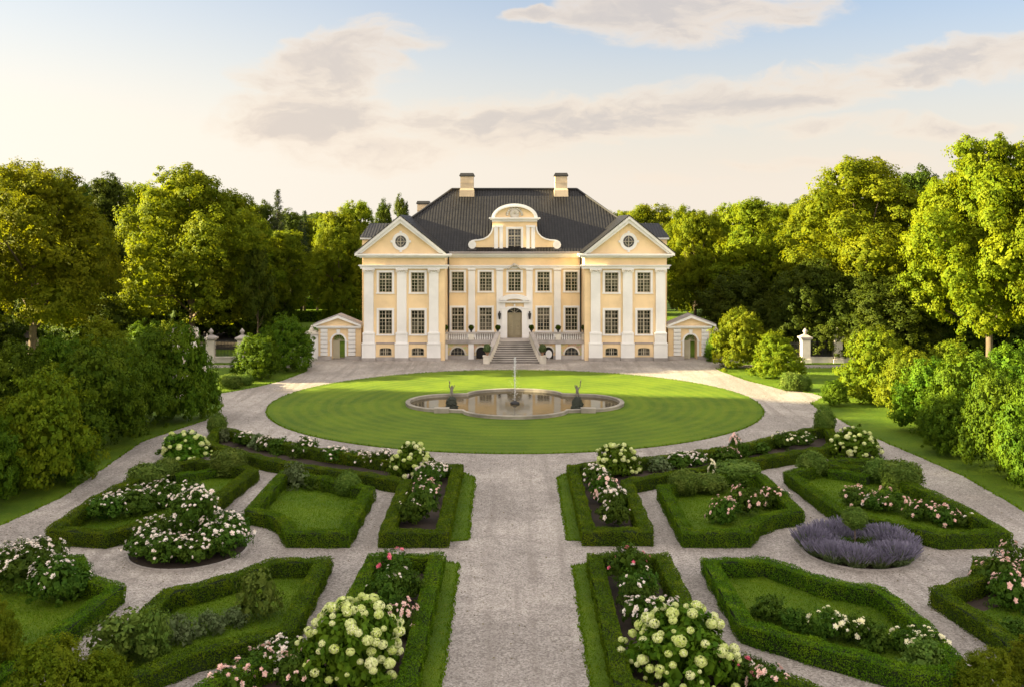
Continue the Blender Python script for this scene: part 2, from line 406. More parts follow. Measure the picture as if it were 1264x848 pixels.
def spruce_proto(seed, h, rad, bare=.15, leaf=.32):
    rng = np.random.default_rng(seed); rnd = random.Random(seed)
    P = []; N = []
    z = h*bare
    while z < h*.985:
        t = (z-h*bare)/(h*(1-bare)); r = rad*(1-t)**.85*rnd.uniform(.75, 1.1)+.12
        nb = 7 if t < .8 else 5
        for k in range(nb):
            a = rnd.uniform(0, 6.28); n = int(26*r/rad)+6
            s = rng.random(n)**.7; px = s*r
            q = np.stack([px*math.cos(a)+rng.normal(size=n)*.16*(1+r*.2), px*math.sin(a)+rng.normal(size=n)*.16*(1+r*.2), z-px*.28-rng.random(n)*.35+.1*px**1.5*.3], 1)
            P.append(q); N.append(np.stack([np.full(n, math.cos(a)*.5), np.full(n, math.sin(a)*.5), np.ones(n)*.8], 1)+rng.normal(size=(n, 3))*.45)
        z += .36*(1-.4*t)
    V = leaves(rng, np.concatenate(P), np.concatenate(N), leaf, 2.2)
    mb = MB(); mb.tube([(0, 0, -.3), (0, 0, h*.5), (0, 0, h*.98)], [.34, .22, .04], 8)
    return {'crown': np_mesh('crown', V, 4, M['leaf_needle']), 'trunk': mb.mesh('trunk', M['bark'], True), 'h': h, 'w': rad*2}

def shrub_mesh(name, seed, h, rad, leafm, leaf=.17, nl=16, clump=.34, per=2.0, lpc=20, lobe=.42, ragged=.15, zlow=.05):
    rng = np.random.default_rng(seed); rnd = random.Random(seed)
    lobes = [(np.array([0, 0, h*.42]), min(rad*.72, h*.42))]
    for i in range(nl):
        t = (i+.5)/nl; a = i*2.39996+rnd.uniform(-.4, .4); lr = rad*lobe*rnd.uniform(.7, 1.15)
        prof = math.cos(t*1.38)**.5
        q = max(0, rad*prof-lr*.8)*rnd.uniform(.75, 1.16); z = min(h-lr*.8, h*(.16+.72*t))
        lobes.append((np.array([q*math.cos(a), q*math.sin(a), max(lr*.5, z)]), lr))
    V = crown_leaves(rng, lobes, per, clump, lpc, leaf, -.75, ragged, zlow)
    me = np_mesh(name, V, 4, leafm)
    me['h'] = h; me['w'] = rad*2.05
    return me

def ball_mesh(name, seed, leafm, leaf=.075, n=5200, rough=.05, sq=2.0):
    """clipped ball, unit radius, centre one above the ground"""
    rng = np.random.default_rng(seed)
    d = sphere_dirs(rng, n)
    k = 1+rough*rng.normal(size=len(d))*.7+rough*1.4*np.sin(d[:, 0]*5+seed)*np.sin(d[:, 1]*6)*np.sin(d[:, 2]*5)
    if sq > 2: k *= (np.abs(d)**sq).sum(1)**(-1/sq)*.92
    P = d*k[:, None]; P[:, 2] += 1
    N = d+rng.normal(size=d.shape)*.55
    V = leaves(rng, P, N, leaf)
    d2 = sphere_dirs(rng, 900); P2 = d2*.88; P2[:, 2] += 1
    V = np.concatenate([V, leaves(rng, P2, d2+rng.normal(size=d2.shape)*.2, .3, 1.1)])
    me = np_mesh(name, V, 4, leafm); me['h'] = 2.0; me['w'] = 2.0
    return me

def bloom_faces(rng, P, size, N=None, petals=9):
    """small cupped rosettes: three whorls of petals round each point"""
    out = []
    for i, p in enumerate(P):
        s = size*(.7+.6*rng.random()); n = unit((N[i] if N is not None else np.array([0, 0, 1]))+rng.normal(size=3)*.35)
        t = unit(np.cross(n, rng.normal(size=3))); b = np.cross(n, t)
        for w, (rr, zz, cnt, ps) in enumerate(((.40, -.05, petals//2+1, .50), (.25, .14, 5, .40), (.08, .26, 3, .28))):
            for k in range(cnt):
                a = 2*math.pi*(k+w*.5)/cnt+rng.random()*.4
                r = t*math.cos(a)+b*math.sin(a); s2 = -t*math.sin(a)+b*math.cos(a); c = p+(r*rr+n*zz)*s
                out += [c-r*ps*.5*s-n*.04*s, c+s2*ps*.5*s, c+r*ps*.5*s+n*(.18-.05*w)*s, c-s2*ps*.5*s]
    return np.array(out)

def rose_meshes(seed, h, rad, nb, leafm, petal, bloom=.155, leaf=.095, topbias=0.1, spread=1.0):
    rng = np.random.default_rng(seed); rnd = random.Random(seed)
    lobes = [(np.array([0, 0, h*.42]), min(h*.4, rad*.6))]
    for i in range(11):
        a = i*2.39996; q = rad*.62*math.sqrt((i+.5)/11)*spread; lr = rad*.46*rnd.uniform(.75, 1.15)
        lobes.append((np.array([q*math.cos(a), q*math.sin(a), max(lr*.55, h*(.98-.40*(q/rad)**2)-lr*.95+rnd.uniform(-.12, .12)*h)]), lr))
    V = crown_leaves(rng, lobes, 6.5, .17, 18, leaf, -.7, .20, .02)
    Nn = 340; d = sphere_dirs(rng, Nn, -.15); pts = []; nn = []
    for k in range(len(d)):
        l = lobes[rnd.randrange(len(lobes))]; p = l[0]+d[k]*l[1]*1.10
        if all(np.linalg.norm(p-o[0]) > o[1]*1.02 for o in lobes) and p[2] > h*(.2+topbias*rnd.random()):
            if rnd.random() < .35: p = p+np.array([0, 0, .12*rnd.random()])
            pts.append(p); nn.append(d[k]+np.array([0, -.2, .5]))
        if len(pts) >= nb: break
    # a few blooms sit in twos and threes
    ex = [pts[i]+rng.normal(size=3)*.09 for i in range(0, len(pts), 3)]; exn = [nn[i] for i in range(0, len(pts), 3)]
    fm = np_mesh('rose_bush', V, 4, leafm); fm['h'] = h; fm['w'] = rad*2
    key = petal.name
    if key not in BLOOM: BLOOM[key] = [np_mesh('bloom', bloom_faces(np.random.default_rng(900+q), np.zeros((1, 3)), 1.0, [np.array([0, 0, 1.0])]), 4, petal) for q in range(3)]
    return fm, [(tuple(p), tuple(d), bloom*rnd.uniform(.7, 1.25), BLOOM[key][rnd.randrange(3)]) for p, d in zip(pts+ex, nn+exn)]

def head_mesh(seed):
    """hydrangea flower head, unit radius: a dense globe of little florets"""
    rng = np.random.default_rng(seed); d = sphere_dirs(rng, 300); d[:, 2] = d[:, 2]*.82
    V = leaves(rng, d*(.93+.10*rng.random((len(d), 1))), d+rng.normal(size=d.shape)*.25, .36, 1.1)
    return np_mesh('flower_head', V, 4, M['petal_lime'])

def hydrangea_meshes(seed, h, rad, leaf=.2):
    return shrub_mesh('hydrangea', seed, h, rad, M['leaf_hyd'], leaf, 15, .26, 4.2, 18, .46, .08)

def lavender_meshes(seed, h=.8, rad=.72):
    rng = np.random.default_rng(seed)
    n = 430; a = rng.random(n)*6.283; r = np.sqrt(rng.random(n)); tilt = r*.75
    base = np.stack([np.cos(a)*r*rad*.35, np.sin(a)*r*rad*.35, np.zeros(n)], 1)
    dirn = unit(np.stack([np.cos(a)*np.sin(tilt), np.sin(a)*np.sin(tilt), np.cos(tilt)], 1)+rng.normal(size=(n, 3))*.07)
    L = h*(.75+.35*rng.random(n))[:, None]
    def blades(p0, p1, w):
        s = unit(np.cross(p1-p0, rng.normal(size=p0.shape)))*w
        return np.stack([p0-s*.6, p0+s*.6, p1+s*.4, p1-s*.4], 1).reshape(-1, 3)
    stems = blades(base, base+dirn*L*.75, .014); 
    sp = np.concatenate([blades(base+dirn*L*.66, base+dirn*L*1.05, .026) for _ in range(2)])
    m = 4200; k = rng.integers(0, n, m)
    Pl = base[k]+dirn[k]*L[k]*(rng.random((m, 1))*.80)+rng.normal(size=(m, 3))*.03; Pl[:, 2] = np.abs(Pl[:, 2])
    lv = leaves(rng, Pl, rng.normal(size=(m, 3))+np.array([0, 0, .3]), .10, 3.5)
    f = np_mesh('lavender', np.concatenate([stems, lv]), 4, M['leaf_sage']); f['h'] = h; f['w'] = 2*rad
    return f, np_mesh('flower_spikes', sp, 4, M['lavender'])

def offset_poly(pts, w, closed):
    P = [Vector((p[0], p[1])) for p in pts]; n = len(P); out = []
    for i in range(n):
        a = P[i-1] if (i > 0 or closed) else None; c = P[(i+1) % n] if (i < n-1 or closed) else None
        d1 = (P[i]-a).normalized() if a is not None else None; d2 = (c-P[i]).normalized() if c is not None else None
        if d1 is None: d1 = d2
        if d2 is None: d2 = d1
        n1 = Vector((-d1.y, d1.x)); n2 = Vector((-d2.y, d2.x)); m = (n1+n2)
        if m.length < .2: m = n1
        m.normalize(); k = 1/max(.55, m.dot(n1)); out.append(P[i]+m*w*k)
    return out

def hedge(pts_px, label, h=.62, w=.64, closed=True, seed=0, dens=720, leaf=.062, group='clipped box hedges of the parterre', name='box_hedge', world=None):
    """clipped hedge along a line given by its top in the picture (so at height h)"""
    P = world if world else [gp(x, y, h) for x, y in pts_px]
    rng = np.random.default_rng(seed+11)
    A = offset_poly(P, w/2, closed); B = offset_poly(P, -w/2, closed); n = len(P)
    origin = (sum(p[0] for p in P)/n, sum(p[1] for p in P)/n, 0)
    mb = MB(); e = .07
    A2 = offset_poly(P, w/2-e, closed); B2 = offset_poly(P, -w/2+e, closed)
    Pts = []; Nrm = []
    def scatter(a, b, c, d, nrm, k=1.0):
        area = max(((b-a).cross(d-a)).length, ((c-b).cross(c-d)).length); m = int(area*dens*k)
        if m < 1: return
        u = rng.random((m, 1)); v = rng.random((m, 1))
        a, b, c, d = [np.array(q) for q in (a, b, c, d)]
        p = (a*(1-u)+b*u)*(1-v)+(d*(1-u)+c*u)*v
        lump = .05*np.sin(p[:, 0:1]*2.3+seed)*np.sin(p[:, 1:2]*2.9)+.03*np.sin(p[:, 2:3]*7+p[:, 0:1]*5)+.018*rng.normal(size=(m, 1))
        Pts.append(p+np.array(nrm)*lump); Nrm.append(np.tile(np.array(nrm), (m, 1)))
    for i in range(n if closed else n-1):
        j = (i+1) % n
        z = lambda q, zz: Vector((q.x, q.y, zz))
        mb.add([z(A2[i], 0), z(A2[j], 0), z(B2[j], 0), z(B2[i], 0), z(A2[i], h-e), z(A2[j], h-e), z(B2[j], h-e), z(B2[i], h-e)],
               [(4,5,6,7), (0,1,5,4), (3,7,6,2)] + ([] if closed else [(0,4,7,3), (1,2,6,5)]))
        dv = (A[i]-B[i]).normalized(); dw = Vector((dv.x, dv.y, 0))
        q = Vector(((A[j]-A[i]).y, -(A[j]-A[i]).x, 0)).normalized()
        if q.dot(dw) < 0: q = -q
        scatter(z(A[i], h), z(A[j], h), z(B[j], h), z(B[i], h), (0, 0, 1), 1.15)
        scatter(z(A[i], .0), z(A[j], .0), z(A[j], h), z(A[i], h), tuple(q))
        scatter(z(B[i], .0), z(B[j], .0), z(B[j], h), z(B[i], h), tuple(-q))
        if not closed:
            d = Vector((P[j][0]-P[i][0], P[j][1]-P[i][1], 0)).normalized()
            if i == 0: scatter(z(A[0], 0), z(B[0], 0), z(B[0], h), z(A[0], h), tuple(-d))
            if j == n-1: scatter(z(A[j], 0), z(B[j], 0), z(B[j], h), z(A[j], h), tuple(d))
    Pt = np.concatenate(Pts); N = np.concatenate(Nrm)
    # loose sprigs that stand a little proud of the clipping
    s = rng.random(len(Pt)) < .03; Pt[s] += N[s]*.05
    V = leaves(rng, Pt, N+rng.normal(size=N.shape)*.48, leaf)-np.array(origin)
    mb.o = origin
    root = tag(link(name, np_mesh(name, V, 4, M['leaf_box']), None, origin), label, 'hedge', group)
    mb.build('twigs', M['core'], root)
    return root

BLOOM = {}
def add_blooms(o, bl):
    s = o.scale
    for p, d, r, me in bl:
        b = link('bloom', me, o, p, 0, (r/s[0], r/s[1], r/s[2])); b.rotation_euler = Vector(d).to_track_quat('Z', 'Y').to_euler()
PRO = {}
def build_protos():
    PRO['lime_a'] = tree_proto(1, 22, 9, 2.5, M['leaf_lime'], 34, .28, .78, .62, 56, .35, .34)
    PRO['lime_b'] = tree_proto(2, 22, 9.5, 4.5, M['leaf_maple'], 34, .28, .78, .62, 56, .4, .33, shape='tall')
    PRO['maple'] = tree_proto(3, 24, 9, 3.2, M['leaf_maple'], 36, .29, .80, .58, 56, .45, .32, -.6)
    PRO['wood_a'] = tree_proto(4, 22, 6.5, 5, M['leaf_dark'], 24, .31, .80, .56, 44, .4, .38, trunk_r=.3)
    PRO['wood_b'] = tree_proto(5, 22, 6.8, 3, M['leaf_lime'], 24, .31, .80, .56, 44, .4, .38, trunk_r=.3, shape='tall')
    PRO['cone'] = tree_proto(6, 21, 6.5, 2.5, M['leaf_lime'], 34, .28, .70, .70, 48, .12, .38, shape='cone')
    PRO['dome'] = tree_proto(7, 13, 8, 1.5, M['leaf_dark'], 24, .28, .74, .65, 48, .5, .42, shape='dome')
    PRO['spruce'] = spruce_proto(8, 24, 3.6)
    PRO['pine'] = spruce_proto(9, 25, 3.2, .45)
    for i in range(3):
        PRO['shrub%d' % i] = shrub_mesh('shrub', 20+i, 4.6, 3.0, M['leaf_shrub'], .15, 19, .34, 2.6, 36, .37, .18)
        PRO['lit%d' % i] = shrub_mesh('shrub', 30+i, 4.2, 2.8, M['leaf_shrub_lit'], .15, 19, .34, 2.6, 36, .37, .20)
    PRO['urnplant'] = ball_mesh('plant', 53, M['leaf_dark'], .34, 500, .12); PRO['urnplant2'] = ball_mesh('plant', 54, M['leaf_sage'], .34, 500, .16)
    for i in range(2): PRO['under%d' % i] = shrub_mesh('shrub', 36+i, 4.6, 3.2, M['leaf_dark'], .26, 15, .5, 1.0, 26, .42, .16)
    PRO['lowshrub'] = shrub_mesh('shrub', 41, 1.2, 1.0, M['leaf_rose'], .12, 12, .2, 5, 15, .42, .12)
    PRO['sage'] = shrub_mesh('shrub', 42, 1.0, .9, M['leaf_sage'], .11, 12, .2, 6, 15, .42, .22)
    PRO['greenbush'] = shrub_mesh('shrub', 43, 1.4, .9, M['leaf_bush'], .12, 12, .2, 6, 15, .42, .10)
    PRO['ball'] = ball_mesh('topiary_ball', 50, M['leaf_bush'], .15, 2600, .085)
    PRO['oval'] = ball_mesh('clipped_bush', 51, M['leaf_bush'], .16, 2600, .11)
    PRO['boxy'] = ball_mesh('clipped_bush', 52, M['leaf_bush'], .15, 2800, .09, 4.0)
    for i in range(3):
        PRO['rosew%d' % i] = rose_meshes(60+i, 1.05, .9, 32, M['leaf_rose'], M['petal_white'])
        PRO['rosep%d' % i] = rose_meshes(70+i, 1.0, .9, 20, M['leaf_rose'], M['petal_pink'])
        PRO['rosen%d' % i] = rose_meshes(80+i, 1.1, .9, 4, M['leaf_rose'], M['petal_white'])
        PRO['roser%d' % i] = rose_meshes(90+i, 1.35, .8, 6, M['leaf_rose'], M['petal_red'], .17)
        PRO['rosec%d' % i] = rose_meshes(95+i, 1.0, .9, 15, M['leaf_rose'], M['petal_cream'])
    PRO['rosetall'] = rose_meshes(110, 2.5, 1.15, 72, M['leaf_rose'], M['petal_white'])
    PRO['hyd0'] = hydrangea_meshes(120, 1.8, 1.5); PRO['hyd1'] = hydrangea_meshes(121, 1.7, 1.5)
    PRO['head0'] = head_mesh(130); PRO['head1'] = head_mesh(131)
    PRO['lav0'] = lavender_meshes(140); PRO['lav1'] = lavender_meshes(141)

def tree(kind, px, D, top, wpx, label, group=None, name='broadleaf_tree', rz=0, cat='tree', x=None):
    p = PRO[kind]; h = gz(top, D); w = wpx*D/F
    o = empty(name, (gx(px, D) if x is None else x, D, 0), label, cat, group)
    o.rotation_euler.z = rz; o.scale = (w/p['w'], w/p['w'], h/p['h'])
    link('trunk', p['trunk'], o); link('crown', p['crown'], o)
    return o
def plant(kind, px, base, top, wpx, label, group=None, name=None, cat='bush', rz=0.0, depth=None):
    """a plant whose foot is seen at (px, base) and whose top is at row `top`, wpx wide"""
    me = PRO[kind]; bl = None
    if isinstance(me, tuple): me, bl = me
    x, D = gp(px, base); h = gz(top, D); w = wpx*D/F
    D += w*.32; w = wpx*D/F; h = gz(top, D)                # the seen foot is the near edge of the plant
    x = gx(px, D)
    o = link(name or me.name.split('.')[0], me, None, (x, D, 0), rz, (w/me['w'], w/me['w'], h/me['h']))
    tag(o, label, cat, group)
    if bl: add_blooms(o, bl)
    return o
def hydrangea(px, base, top, wpx, label, heads, hr, seed, kind='hyd0'):
    o = plant(kind, px, base, top, wpx, label, None, 'hydrangea', 'hydrangea', seed)
    rnd = random.Random(seed); s = o.scale
    me = PRO[kind]; vs = np.empty(len(me.vertices)*3, dtype=np.float32); me.vertices.foreach_get('co', vs); vs = vs.reshape(-1, 3)
    c = np.array([0, 0, me['h']*.35]); got = []; tries = 0
    while len(got) < heads and tries < 6000:
        tries += 1; a = rnd.uniform(0, 6.283); zc = rnd.uniform(-.25, 1)
        d = np.array([math.cos(a)*math.sqrt(max(0, 1-zc*zc)), math.sin(a)*math.sqrt(max(0, 1-zc*zc)), zc])
        rel = unit(vs-c); m = (rel@d) > .985
        if m.sum() < 4: continue
        p = c+d*np.percentile(np.linalg.norm(vs[m]-c, axis=1), 92)
        if any(np.linalg.norm((p-g)*np.array(s)) < hr*.98 for g in got): continue
        got.append(p); r = hr*rnd.choice((.5, .7, .85, 1, 1.1, 1.3))*rnd.uniform(.9, 1.1)
        h = link('flower_head', PRO['head%d' % (len(got) % 2)], o, tuple(p), rnd.uniform(0, 6), (r/s[0], r/s[1], r/s[2]))
    return o
# ------------------------------------------------------------------ the manor house
XC = .30
def arc(cx, cz, rx, rz, a0, a1, n=14):
    return [(cx+rx*math.cos(R(a0+(a1-a0)*i/n)), cz+rz*math.sin(R(a0+(a1-a0)*i/n))) for i in range(n+1)]

def holed_wall(mb, x0, x1, z0, z1, y, holes, depth=.28):
    """front skin of a wall at y with window openings and their reveals"""
    xs = sorted({x0, x1, *[h[0] for h in holes], *[h[1] for h in holes]})
    zs = sorted({z0, z1, *[h[2] for h in holes], *[h[3] for h in holes]})
    for i in range(len(xs)-1):
        for j in range(len(zs)-1):
            cx = (xs[i]+xs[i+1])/2; cz = (zs[j]+zs[j+1])/2
            if any(h[0] < cx < h[1] and h[2] < cz < h[3] for h in holes): continue
            mb.quad((xs[i], y, zs[j]), (xs[i+1], y, zs[j]), (xs[i+1], y, zs[j+1]), (xs[i], y, zs[j+1]))
    for a, b, c, d in holes:
        e = y+depth
        mb.quad((a, y, c), (a, e, c), (a, e, d), (a, y, d)); mb.quad((b, y, c), (b, e, c), (b, e, d), (b, y, d))
        mb.quad((a, y, c), (b, y, c), (b, e, c), (a, e, c)); mb.quad((a, y, d), (b, y, d), (b, e, d), (a, e, d))

def ring_box(mb, a, b, c, d, t, y0, y1, sill=0):
    mb.box(a-t, a, y0, y1, c, d+t); mb.box(b, b+t, y0, y1, c, d+t)
    mb.box(a, b, y0, y1, d, d+t); mb.box(a-t-sill, b+t+sill, y0-.05, y1, c-.14, c)

def window(root, O, a, b, c, d, y, surround=.22, cols=4, rows=6, transom=.36, sm='white', seg=False, sill=.05):
    """window = surround, with the wooden frame and the glass as its pieces"""
    mb = MB(O)
    if surround: ring_box(mb, a, b, c, d, surround, y-.07, y+.02, sill)
    else: mb.box(a-.02, b+.02, y-.03, y+.20, c-.08, c)
    if seg:                                                # shallow arched head
        rise = (d-c)*.26; up = arc((a+b)/2, d-rise, (b-a)/2, rise, 180, 0, 10)
        mb.strip(up, [(x, d+.005) for x, _ in up], y+.002, y+.2)
    w = mb.build('window', M[sm], root)
    f = MB(O); yi = y+.13
    f.box(a, a+.08, yi, yi+.08, c, d); f.box(b-.08, b, yi, yi+.08, c, d)
    f.box(a+.08, b-.08, yi, yi+.08, c, c+.08); f.box(a+.08, b-.08, yi, yi+.08, d-.08, d)
    m = (a+b)/2; f.box(m-.05, m+.05, yi-.02, yi+.06, c+.08, d-.08)
    zt = d-(d-c)*transom
    if transom: f.box(a+.08, b-.08, yi-.018, yi+.062, zt-.06, zt+.06)
    for i in range(1, cols):
        x = a+(b-a)*i/cols
        if abs(x-m) > .1: f.box(x-.02, x+.02, yi+.022, yi+.055, c+.08, d-.08)
    for j in range(1, rows):
        z = c+(d-c)*j/rows
        if not transom or abs(z-zt) > .12: f.box(a+.08, b-.08, yi+.02, yi+.052, z-.02, z+.02)
    f.build('window_frame', M['muntin'], w)
    g = MB(O); g.quad((a, yi+.06, c), (b, yi+.06, c), (b, yi+.06, d), (a, yi+.06, d)); g.build('pane', M['glass'], w)
    return w

def profile(mb, x0, x1, y, steps, retl=True):
    """stack of mouldings: (z0, z1, how far it stands out)"""
    for z0, z1, p in steps: mb.box(x0-(p if retl else 0), x1+(p if retl else 0), y-p, y+.3, z0, z1)

def build_house():
    O = (XC, 110, 0)
    root = empty('manor_house', O, 'yellow manor house with white pilasters, black hipped roof and two pedimented wings', 'manor house')
    k = .09; kc = .09375
    zw = lambda py: H-(py-HY)*k
    zc = lambda py: H-(py-HY)*kc
    YW, YCN = 108.0, 112.5
    back = 132.0
    for s in (-1, 1):
        X = lambda px, kk=k: XC+s*(635-px)*kk              # pixel of the left half, mirrored for the right
        def B(mb, pa, pb, y0, y1, z0, z1, kk=k): mb.box(X(pa, kk), X(pb, kk), y0, y1, z0, z1)
        xo, xi = X(448), X(548.6)
        lo, hi = min(xo, xi), max(xo, xi)
        holes = []; wins = []
        for pa, pb in ((467.3, 483.7), (507, 523.8)):
            a, b = sorted((X(pa), X(pb)))
            wins += [(a, b, zw(361.5), zw(336.7), 'u'), (a, b, zw(412.8), zw(383.3), 'l'), (a+.05, b-.05, zw(439.2), zw(429.2), 'b')]
        holes = [w[:4] for w in wins]
        mb = MB(O)
        holed_wall(mb, lo, hi, 0, zw(313.8), YW, holes)
        mb.quad((xo, YW, 0), (xo, back, 0), (xo, back, zw(313.8)), (xo, YW, zw(313.8)))
        mb.quad((xi, YW, 0), (xi, YCN+.5, 0), (xi, YCN+.5, zw(313.8)), (xi, YW, zw(313.8)))
        mb.prism([(X(440), zw(313.8)), (X(549.5), zw(313.8)), (X(494.4), zw(268.5))], YW-.0, YW+.5)     # gable field
        wing = mb.build('wing_wall', M['yellow'], root)
        for a, b, c, d, kind in wins:
            if kind == 'b': window(root, O, a, b, c, d, YW, 0, 3, 2, 0, 'yellow', True)
            else: window(root, O, a, b, c, d, YW, .24, 4, 6, .35)
        for pc, pw in ((455.2, 5.8), (495.8, 5.8), (535.3, 5.8)):   # giant pilasters
            mb = MB(O)
            def seg(w, z0, z1, p): mb.box(X(pc-w), X(pc+w), YW-p, YW+.02, z0, z1)
            seg(8.35, zw(441.0), zw(423.7), .42); seg(8.6, zw(424.6), zw(423.2), .47)
            seg(7.3, zw(423.2), zw(412.2), .36); seg(7.6, zw(412.2), zw(410.6), .42); seg(6.4, zw(410.6), zw(409.6), .36)
            seg(5.8, zw(409.6), zw(337.2), .30)
            seg(6.3, zw(337.2), zw(336.3), .34)
            seg(6.0, zw(336.3), zw(333.6), .32); seg(7.3, zw(333.6), zw(332.1), .42)
            pil = mb.build('pilaster', M['white'], root)
            mb = MB(O)                                      # carved scrolls and garland of the capital
            for q in (-5.6, 5.6):
                mb.tube([(X(pc+q), YW-.46, zw(334.8)), (X(pc+q), YW-.28, zw(334.8))], .17, 10)
            for q in (-3, -1, 1, 3): mb.lathe([(.02, -.1), (.09, -.04), (.09, .04), (.02, .1)], (X(pc+q), YW-.36, zw(334.9)+abs(q)*.03), 8)
            mb.build('capital', M['palestone'], pil)
            mb = MB(O); mb.box(X(pc-8.7), X(pc+8.7), YW-.47, YW+.02, 0, zw(441)); mb.build('plinth_block', M['stone'], pil)
        for pa, pb in ((464.2, 486.8), (504.8, 526.3)):     # plinth and string course between the pilasters
            mb = MB(O); mb.box(X(pa), X(pb), YW-.14, YW+.02, 0, zw(440.5)); mb.build('plinth', M['stone'], root)
            mb = MB(O); mb.box(X(pa), X(pb), YW-.09, YW+.02, zw(424.4), zw(422.8)); mb.build('string_course', M['zinc'], root)
        mb = MB(O)
        profile(mb, lo, hi, YW, [(zw(332.0), zw(329.6), .30), (zw(329.6), zw(328.4), .36), (zw(328.4), zw(327.4), .48)])
        mb.build('architrave', M['white'], root)
        mb = MB(O)
        profile(mb, lo, hi, YW, [(zw(318.6), zw(317.2), .35), (zw(317.2), zw(315.6), .62), (zw(315.6), zw(313.6), .80)])
        # raking cornice in two courses
        ax, az = X(494.4), zw(266.8); el, er = X(438.6), X(550.8); ez = zw(313.6)
        for (e0, t, p) in ((0, .30, .78), (.30, .34, .55)):
            pts_o = [(el, ez+.06-e0), (ax, az-e0*1.2), (er, ez+.06-e0)]
            pts_i = [(el, ez+.06-e0-t), (ax, az-(e0+t)*1.2), (er, ez+.06-e0-t)]
            if e0:
                pts_o[0] = (X(441.5), ez+.06); pts_i[0] = (X(446.5), ez+.06); pts_o[2] = (X(547.5), ez+.06); pts_i[2] = (X(542.8), ez+.06)
                pts_o[1] = (ax, az-.34); pts_i[1] = (ax, az-.80)
            mb.strip(pts_i, pts_o, YW-p, YW+.5)
        ped = mb.build('pediment', M['white'], root)
        ow = MB(O); cx, cz = X(494.4), zw(298.5)
        ow.strip(arc(cx, cz, .62, .66, 0, 360, 28), arc(cx, cz, .95, 1.0, 0, 360, 28), YW-.10, YW+.03)
        for a in (0, 90, 180, 270):
            ow.box(cx+math.cos(R(a))*1.0-.13, cx+math.cos(R(a))*1.0+.13, YW-.13, YW+.03, cz+math.sin(R(a))*1.04-.13, cz+math.sin(R(a))*1.04+.13)
        rw = ow.build('round_window', M['white'], root)
        gl = MB(O); gl.prism(arc(cx, cz, .63, .67, 0, 350, 27), YW-.02, YW-.012); gl.build('pane', M['glass'], rw)
        fr = MB(O); fr.box(cx-.035, cx+.035, YW-.07, YW-.03, cz-.64, cz+.64)
        fr.box(cx-.6, cx-.035, YW-.06, YW-.03, cz-.025, cz+.025); fr.box(cx+.035, cx+.6, YW-.06, YW-.03, cz-.025, cz+.025)
        fr.strip(arc(cx, cz, .36, .4, 0, 360, 20), arc(cx, cz, .40, .44, 0, 360, 20), YW-.06, YW-.03); fr.build('window_frame', M['muntin'], rw)
        # wing roof
        mb = MB(O); yb = 117.8; yf = YW-.86; zr = az+.10; zo = ez+.14
        ol, orr = el-s*0+(-.08 if el < er else .08), er+(.08 if el < er else -.08)
        for dz in (0, -.12):
            V = [(ol, yf, zo+dz), (ax, yf, zr+dz), (orr, yf, zo+dz), (orr, yb+5, zo+dz), (ax, yb, zr+dz), (ol, yb+5, zo+dz)]
            mb.add(V, [(0, 1, 4, 5), (1, 2, 3, 4), (3, 4, 5)])
        mb.add([(ol, yf, zo), (ax, yf, zr), (orr, yf, zo), (ol, yf, zo-.12), (ax, yf, zr-.12), (orr, yf, zo-.12)], [(0, 1, 4, 3), (1, 2, 5, 4)])
        mb.build('wing_roof', M['roof'], root)
        # side bay with its own small roof
        mb = MB(O)
        xs1 = X(635-202.0); xs0 = X(635-160)
        zb = 13.5
        mb.quad((xs1, 116, 0), (xs0, 116, 0), (xs0, 116, zb), (xs1, 116, zb)); mb.quad((xs1, 116, 0), (xs1, 124, 0), (xs1, 124, zb), (xs1, 116, zb))
        mb.quad((xs1, 124, 0), (xs0, 124, 0), (xs0, 124, zb), (xs1, 124, zb))
        bay = mb.build('side_bay', M['yellow'], root)
        mb = MB(O); mb.box(xs1+s*.22, xs0, 115.75, 124.25, zb-.22, zb+.02); mb.build('cornice', M['white'], bay)
        mb = MB(O); xe = xs1+(-.28 if X(400) < X(500) else .28); xr = xs1+(.35 if X(400) < X(500) else -.35); xi2 = X(635-120)
        V = [(xe, 115.65, zb+.03), (xi2, 115.65, zb+.03), (xi2, 120, zb+2.6-.9), (xr, 120, zb+1.7), (xe, 124.35, zb+.03), (xi2, 124.35, zb+.03)]
        mb.add(V, [(0, 1, 2, 3), (0, 3, 4), (4, 3, 2, 5)]); mb.build('roof', M['roof'], bay)
        # downpipe in the corner
        mb = MB(O); px = X(550.3)
        mb.tube([(px, 111.6, zc(313)), (px, 111.9, zc(318)), (px, 112.3, zc(326)), (px, 112.32, zc(412))], .075, 8)
        mb.tube([(px, 111.2, zc(311)), (px, 111.6, zc(313))], .12, 8)
        mb.build('downpipe', M['dark'], root)
    # ------------------------------------------------ middle block
    Xc = lambda px: XC+(px-635)*kc
    a0, a1 = Xc(550.5), Xc(719.5)
    wx = [(557.2, 572.6), (591.6, 607), (627.2, 642.8), (663, 678.4), (697.4, 712.8)]
    wins = []
    for i, (pa, pb) in enumerate(wx):
        a, b = Xc(pa), Xc(pb)
        wins.append((a, b, zc(360), zc(335.8)))
        if i != 2: wins.append((a, b, zc(408.4), zc(380)))
    mb = MB(O); dx0, dx1 = Xc(626), Xc(644); dz1 = zc(380)
    holed_wall(mb, a0-.4, a1+.4, 0, zc(313), YCN, wins+[(dx0, dx1, 1.95, dz1)], .3)
    mb.build('middle_wall', M['yellow'], root)
    for w in wins: window(root, O, *w, YCN, .22, 4, 6, .33)
